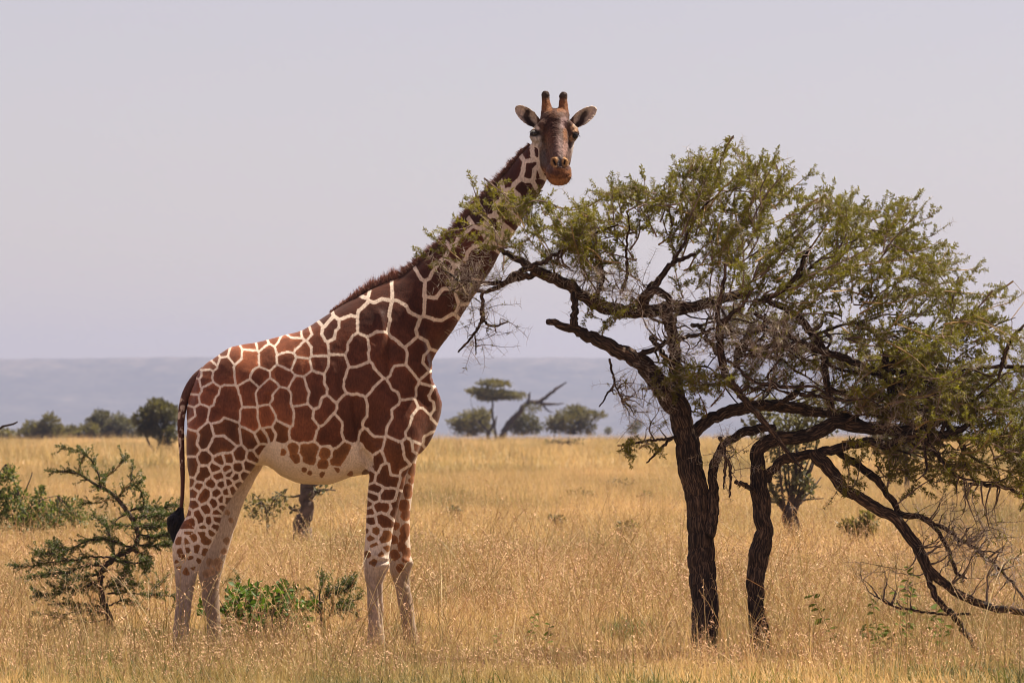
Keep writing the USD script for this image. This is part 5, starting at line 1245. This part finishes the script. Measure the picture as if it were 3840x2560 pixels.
stems = [(900,2215),(875,2190),(840,2200),(930,2180),(965,2175),(985,2225),(1020,2195),(1040,2180),(1065,2175),(1090,2200),(1110,2185),(1125,2205),(1140,2240),(1155,2270),(1010,2260),(960,2270),(1060,2250),(1100,2260),(1040,2290),(1000,2310),(1090,2310),(1130,2320),(930,2250),(890,2270),(860,2245),(960,2320),(1180,2250),(1160,2330),(1075,2215),(1030,2225),(740,2180),(745,2250),(735,2300),(800,2300),(850,2300)]
nleaf = 0
for k, (x, y) in enumerate(stems):
    dy = rl.uniform(-.35, .35)
    a = W(1000 + (x - 1000) * .45 + rl.normal(0, 12), 2395, BD + dy * .3) - bo; a[2] = .0
    b = W(x, y, BD + dy) - bo
    q = catmull([a, (a + b) / 2 + rl.normal(0, .04, 3) + [0, 0, .04], b], .03)
    obj('stem', tube(q, np.linspace(.006, .0022, len(q)), 5), twig_m, lb)
    for i in range(int(rl.integers(7, 10))):
        t = rl.uniform(.55, 1.0) ** .6
        p = q[int(t * (len(q) - 1))]
        d = np.array([rl.normal(), rl.normal() * .8, rl.uniform(.1, 1.3)]); n = np.array([rl.normal(0, .6), -.7 + rl.normal(0, .5), .9])
        if nleaf < 296:
            add_leaf(lb, p, d, n, rl.uniform(.048, .072), rl.uniform(.034, .048), rl, big_leaf_m); nleaf += 1
mbl = MB()
for _ in range(520):
    x, y = rl.uniform(835, 1165), rl.uniform(2215, 2420); 
    if abs(x - 1000) > 175 - max(0, 2290 - y) * .5: continue
    p = W(x, y, BD + rl.uniform(-.3, .45)) - bo
    v, f = leaf_shape(rl.uniform(.04, .062), rl.uniform(.028, .042), .3, -.1)
    mbl.add(v @ frame(np.array([rl.normal(), rl.normal() * .8, rl.uniform(.0, 1.2)]), np.array([rl.normal(0, .6), -.6, .9])).T + p, f)
tag(obj('inner_leaves', mbl.mesh(), big_leaf_m, lb), kind='stuff')
rows2 = [([(1215,2400,8),(1205,2320,7),(1198,2250,6),(1206,2190,5),(1212,2145,3)], 0, .1, 1.2), ([(1205,2310,6),(1185,2250,5),(1160,2200,3)], 0, -.1, .8), ([(1200,2270,6),(1230,2225,5),(1270,2195,4),(1310,2172,3)], 0, .1, 2.6),
         ([(1230,2225,4),(1290,2210,4),(1318,2190,3)], 0, -.1, 2.4), ([(1215,2330,6),(1270,2270,5),(1310,2255,4),(1345,2245,3)], 0, .1, 2.0), ([(1260,2275,4),(1310,2290,3),(1335,2300,2)], 0, 0, 2.0), ([(905,2395,7),(920,2250,6),(905,2200,5),(890,2160,3)], .2, .25, .15), ([(912,2220,4),(885,2180,3),(882,2168,2)], .2, .2, .2)]
thorn_bush('thorn_bush', 'small scraggly thorn bush at the right end of the broad leaved bush', 41.9, (1215, 2405), rows2, tb, (), 61)

# ---------------------------------------------------------------- young weeds in the grass at the right
def weed(label, D, pts, nl, size, seed, group=None):
    rng = np.random.default_rng(seed); o = W(*pts[-1], D) * [1, 1, 0]
    t = thing('weed', label, 'weed', o, group=group)
    P = np.array([W(x, y, D) - o for x, y in pts][::-1]); P = np.vstack([[P[0, 0], P[0, 1], 0], P]) if P[0, 2] > .02 else P
    q = catmull(P, .02); obj('stem', tube(q, np.linspace(.0035, .0016, len(q)), 5), ochre_twig_m, t)
    for i in range(nl):
        p = q[int((.25 + .75 * (i + .5) / nl) * (len(q) - 1))]; sg = 1 if i % 2 else -1
        add_leaf(t, p, [sg * rng.uniform(.5, 1), rng.normal(0, .5), rng.uniform(-.7, .4)], [rng.normal(0, .4), -.6, .8], size * rng.uniform(.7, 1.2), size * rng.uniform(.45, .65), rng, weed_leaf_m)
WL = [('tall thin weed with paired leaves leaning left, leftmost right of the trunks', [(3048,2245),(3062,2290),(3090,2350),(3120,2400),(3140,2450)], 11),
      ('thin weed with a white bud and two top leaves', [(3262,2255),(3275,2300),(3283,2350),(3300,2450)], 8), ('upright weed with drooping oval leaves beside the fallen twig', [(3363,2215),(3372,2280),(3378,2340),(3380,2450)], 8),
      ('tall weed with pale flower heads under the sweeping branch', [(3403,2135),(3405,2200),(3403,2300),(3395,2450)], 9), ('second tall flowering weed close to the right of the first', [(3428,2126),(3425,2180),(3415,2280),(3405,2450)], 7),
      ('leafy weed in front of the sweeping branch end', [(3515,2275),(3512,2320),(3500,2380),(3490,2450)], 11), ('short leafy weed right of the branch weed', [(3545,2345),(3540,2390),(3530,2450)], 7),
      ('bushy weed low in the grass, darkest of the right hand weeds', [(3310,2360),(3305,2400),(3300,2450)], 12), ('bushy low weed left of the darkest one', [(3250,2350),(3255,2400),(3262,2450)], 9), ('low weed between the flowering weeds and the branch', [(3400,2350),(3400,2400),(3400,2450)], 10),
      ('low weed in the grass right of the darkest one', [(3345,2385),(3345,2420),(3345,2455)], 8), ('lone small leafy weed low in the grass right of the second trunk', [(3165,2430),(3175,2460),(3180,2480)], 5),
      ('dark little weed in the open grass between giraffe and trunks', [(2008,2316),(2000,2360),(1985,2420),(1980,2450)], 8), ('tiny weed left of the dark little weed in the open grass', [(1872,2368),(1870,2400),(1868,2445)], 5), ('tiny weed right of the dark little weed in the open grass', [(2064,2355),(2055,2400),(2050,2445)], 5)]
for k, (lab, pts, nl) in enumerate(WL):
    weed(lab, 38.9 + .1 * (k % 4), [(x, y - 25) for x, y in pts], nl + 2, .062 if k < 12 else .045, 200 + k)
# ---------------------------------------------------------------- grass
def grass_proto(rng, n, spread, h, seedy, width, lean=.35):
    """One tuft: n thin blades and some stalks with a seed head. Returns (blades, seed heads)."""
    mb, sh = MB(), MB()
    for k in range(n):
        a = rng.uniform(0, 2 * PI); r = spread * math.sqrt(rng.uniform()) 
        p = np.array([math.cos(a) * r, math.sin(a) * r, -.03])
        stalk = rng.uniform() < seedy
        L = h * (rng.uniform(1.1, 2.3) if stalk else rng.uniform(.45, 1.0))
        d = rng.uniform(0, 2 * PI); ln = abs(rng.normal(0, lean)) * (.6 if stalk else 1)
        dirv = np.array([math.cos(d), math.sin(d), 0])
        droop = rng.uniform(.0, .5) * (.5 if stalk else 1)
        ts = np.array([0, .4, .75, 1.0])
        c = p + dirv * (ln * L * ts + droop * L * ts ** 2.6)[:, None] + np.array([0, 0, 1.0]) * (L * (ts - .35 * (ln + droop) * ts ** 2))[:, None]
        wv = np.array([math.cos(d + 1.57 + rng.normal(0, .5)), math.sin(d + 1.57 + rng.normal(0, .5)), 0]) * width * (.45 if stalk else rng.uniform(.7, 1.2))
        ww = np.array([1, .9, .65, .15])[:, None] * wv
        v = np.stack([c - ww, c + ww], 1).reshape(-1, 3)
        q = np.arange(3)[:, None] * 2
        mb.add(v, np.vstack([q + [0, 1, 3], q + [0, 3, 2]]))
        if stalk:
            m = rng.integers(2, 6)
            for _ in range(m):
                t = rng.uniform(.72, 1.0); i = np.searchsorted(ts, t) - 1; i = min(max(i, 0), 2)
                b = c[i] + (c[i + 1] - c[i]) * (t - ts[i]) / (ts[i + 1] - ts[i])
                sd = dirv * rng.uniform(-.4, 1) + rng.normal(0, .5, 3) + [0, 0, .5]
                lv, lf = leaf_quads(b[None], sd[None], rng.normal(0, 1, (1, 3)), [rng.uniform(.010, .024)], [rng.uniform(.0025, .0055)])
                sh.add(lv, lf)
    if sh.n == 0: sh.add(np.zeros((3, 3)), np.array([[0, 1, 2]]))
    return mb.mesh(), sh.mesh()

def grass_look(name, stops, trans):
    return usdkit.material(stage, '/World/Looks/' + name, {
        'g': ('geometry', {}), 'mp': ('mapping', {'scale': (.22, .085, 0.0)}), 'n': ('noise_texture', {'scale': 1.0, 'detail': 4.0, 'roughness': .6}),
        'n2': ('noise_texture', {'scale': 2.6, 'detail': 2.0}), 'oi': ('object_info', {}),
        'a': ('math', {'math_type': 'multiply', 'value2': .34}), 'b': ('math', {'math_type': 'multiply_add', 'value2': 1.35}), 'c': ('math', {'math_type': 'multiply_add', 'value2': .55}),
        'e': ('math', {'math_type': 'add', 'value2': -.60}),
        'r': ('rgb_ramp', {'ramp': stops}), 'tm': ('mix_color', {'blend_type': 'multiply', 'fac': 1.0, 'b': trans, 'use_clamp_result': False}),
        'p': ('principled_bsdf', {'roughness': .55, 'specular_ior_level': .25}), 't': ('translucent_bsdf', {}), 'm': ('mix_closure', {'fac': .38})},
        [('g.position', 'mp.vector'), ('mp.vector', 'n.vector'), ('g.position', 'n2.vector'), ('g.random_per_island', 'a.value1'), ('n.fac', 'b.value1'), ('a.value', 'b.value3'),
         ('n2.fac', 'c.value1'), ('b.value', 'c.value3'), ('c.value', 'e.value1'), ('e.value', 'r.fac'), ('r.color', 'p.base_color'), ('r.color', 'tm.a'), ('tm.result', 't.color'),
         ('p.BSDF', 'm.closure1'), ('t.BSDF', 'm.closure2')], surface='m.closure')
straw = grass_look('dry_grass', [(.10, (.17, .145, .055)), (.30, (.36, .265, .110)), (.55, (.56, .38, .175)), (.80, (.60, .40, .215)), (.95, (.68, .53, .34))], (1.2, 1.12, .95))
green_grass = grass_look('green_grass', [(.2, (.060, .065, .018)), (.5, (.13, .125, .035)), (.85, (.24, .19, .07))], (1.3, 1.3, .8))
seed_m = simple('grass_seed', (.42, .25, .14), .7, .2, vary=(3.0, .6, 1.45))
rg = np.random.default_rng(42)
near_protos, mid_protos, far_protos = [], [], []
for k in range(8):
    b, s = grass_proto(rg, 44, .16, rg.uniform(.13, .18), .15, .0021)
    near_protos.append([('blades', b, straw), ('seed_heads', s, seed_m)])
for k in range(2):
    b, s = grass_proto(rg, 40, .15, rg.uniform(.15, .2), .05, .0028, .5)
    near_protos.append([('blades', b, green_grass), ('seed_heads', s, seed_m)])
for k in range(5):
    b, s = grass_proto(rg, 90, .42, rg.uniform(.20, .26), .11, .0042)
    mid_protos.append([('blades', b, straw), ('seed_heads', s, seed_m)])
for k in range(4):
    b, s = grass_proto(rg, 160, 1.15, rg.uniform(.30, .4), .06, .012)
    far_protos.append([('blades', b, straw), ('seed_heads', s, seed_m)])
def stalk_proto(rng):
    mb, sh = MB(), MB()
    for k in range(rng.integers(2, 5)):
        L = rng.uniform(.28, .78); d = rng.uniform(0, 2 * PI); dv = np.array([math.cos(d), math.sin(d), 0]); p = np.r_[rng.normal(0, .05, 2), -.02]
        ts = np.linspace(0, 1, 7); bend = rng.uniform(.1, .75)
        c = p + dv * (bend * L * ts ** 1.8)[:, None] + np.array([0, 0, 1.0]) * (L * (ts - .4 * bend * ts ** 2))[:, None]
        v, f = tube(c, np.linspace(.0021, .0009, 7), 3, cap=False); mb.add(v, f)
        for _ in range(rng.integers(5, 12)):
            t = rng.uniform(.74, 1.0); b = np.array([np.interp(t, ts, c[:, a]) for a in range(3)])
            sd = dv * rng.uniform(-.3, 1) + rng.normal(0, .6, 3)
            lv, lf = leaf_quads(b[None], sd[None], rng.normal(0, 1, (1, 3)), [rng.uniform(.012, .030)], [rng.uniform(.0025, .006)]); sh.add(lv, lf)
    return mb.mesh(), sh.mesh()
stalk_protos = []
for k in range(7):
    b, sd_ = stalk_proto(rg); stalk_protos.append([('stalks', b, straw), ('seed_heads', sd_, seed_m)])
def scatter(y0, y1, density, margin, rng):
    """Points in the wedge the camera sees (and a few metres beside it)."""
    w0, w1 = y0 * .092 + margin, y1 * .092 + margin
    n = int(density * (y1 - y0) * (w0 + w1))
    y = y0 + (y1 - y0) * rng.uniform(0, 1, n * 2); x = rng.uniform(-w1, w1, n * 2)
    ok = np.abs(x) < y * .092 + margin
    return x[ok], y[ok]
def lay(name, label, protos, bands, parent, pick=None, hscale=None):
    X = np.concatenate([b[0] for b in bands]); Y = np.concatenate([b[1] for b in bands])
    n = len(X)
    z = ground_z(X, Y)
    clump = meshkit.fbm(np.stack([X / 1.3, Y / 1.6, X * 0], -1), 3, 17)
    sc = rg.uniform(.78, 1.2, n) * (.40 + 1.2 * clump)
    if hscale is not None: sc = sc * hscale(X, Y)
    q = quat_axis(np.tile([0, 0, 1.0], (n, 1)), rg.uniform(0, 2 * PI, n))
    tilt = quat_axis(np.stack([rg.normal(0, 1, n), rg.normal(0, 1, n), np.zeros(n)], 1), rg.normal(0, .10, n))
    idx = rg.integers(0, len(protos), n) if pick is None else pick(X, Y, n)
    p = instancer(name, protos, np.stack([X, Y, z], 1), qmul(tilt, q), sc, idx, parent)
    return tag(p, label, 'grass', kind='stuff')
def pick_near(X, Y, n):
    g = meshkit.fbm(np.stack([X / .9, Y / 1.2, X * 0], -1), 3, 23)
    thr = np.clip(.74 - .10 * np.clip((37.6 - Y) / 2.5, 0, 1), .3, 1)
    i = rg.integers(0, 8, n); return np.where((g > thr) | (rg.uniform(0, 1, n) < .05 + .16 * np.clip((38.5 - Y) / 3, 0, 1)), rg.integers(8, 10, n), i)
lay('grass', 'dense dry golden grass with seed heads round the giraffe and the tree', near_protos, [scatter(33.2, 46, 34, 1.2, rg), scatter(46, 66, 20, 1.5, rg)], None, pick_near,
    lambda X, Y: np.interp(Y, [33, 35, 36.2, 41, 44, 48], [1.15, 1.05, .70, .72, .95, 1.05]))
lay('grass', 'straw coloured grass of the middle plain', mid_protos, [scatter(66, 105, 6.0, 2, rg), scatter(105, 170, 3.2, 2, rg)], None)
lay('grass', 'pale gold grass towards the horizon', far_protos, [scatter(170, 300, .75, 3, rg), scatter(300, 720, .38, 4, rg)], None)

lay('grass', 'tall bent seed stalks standing above the nearer grass', stalk_protos, [scatter(33.5, 48, 5.0, 1.2, rg), scatter(48, 80, 1.6, 1.5, rg)], None)
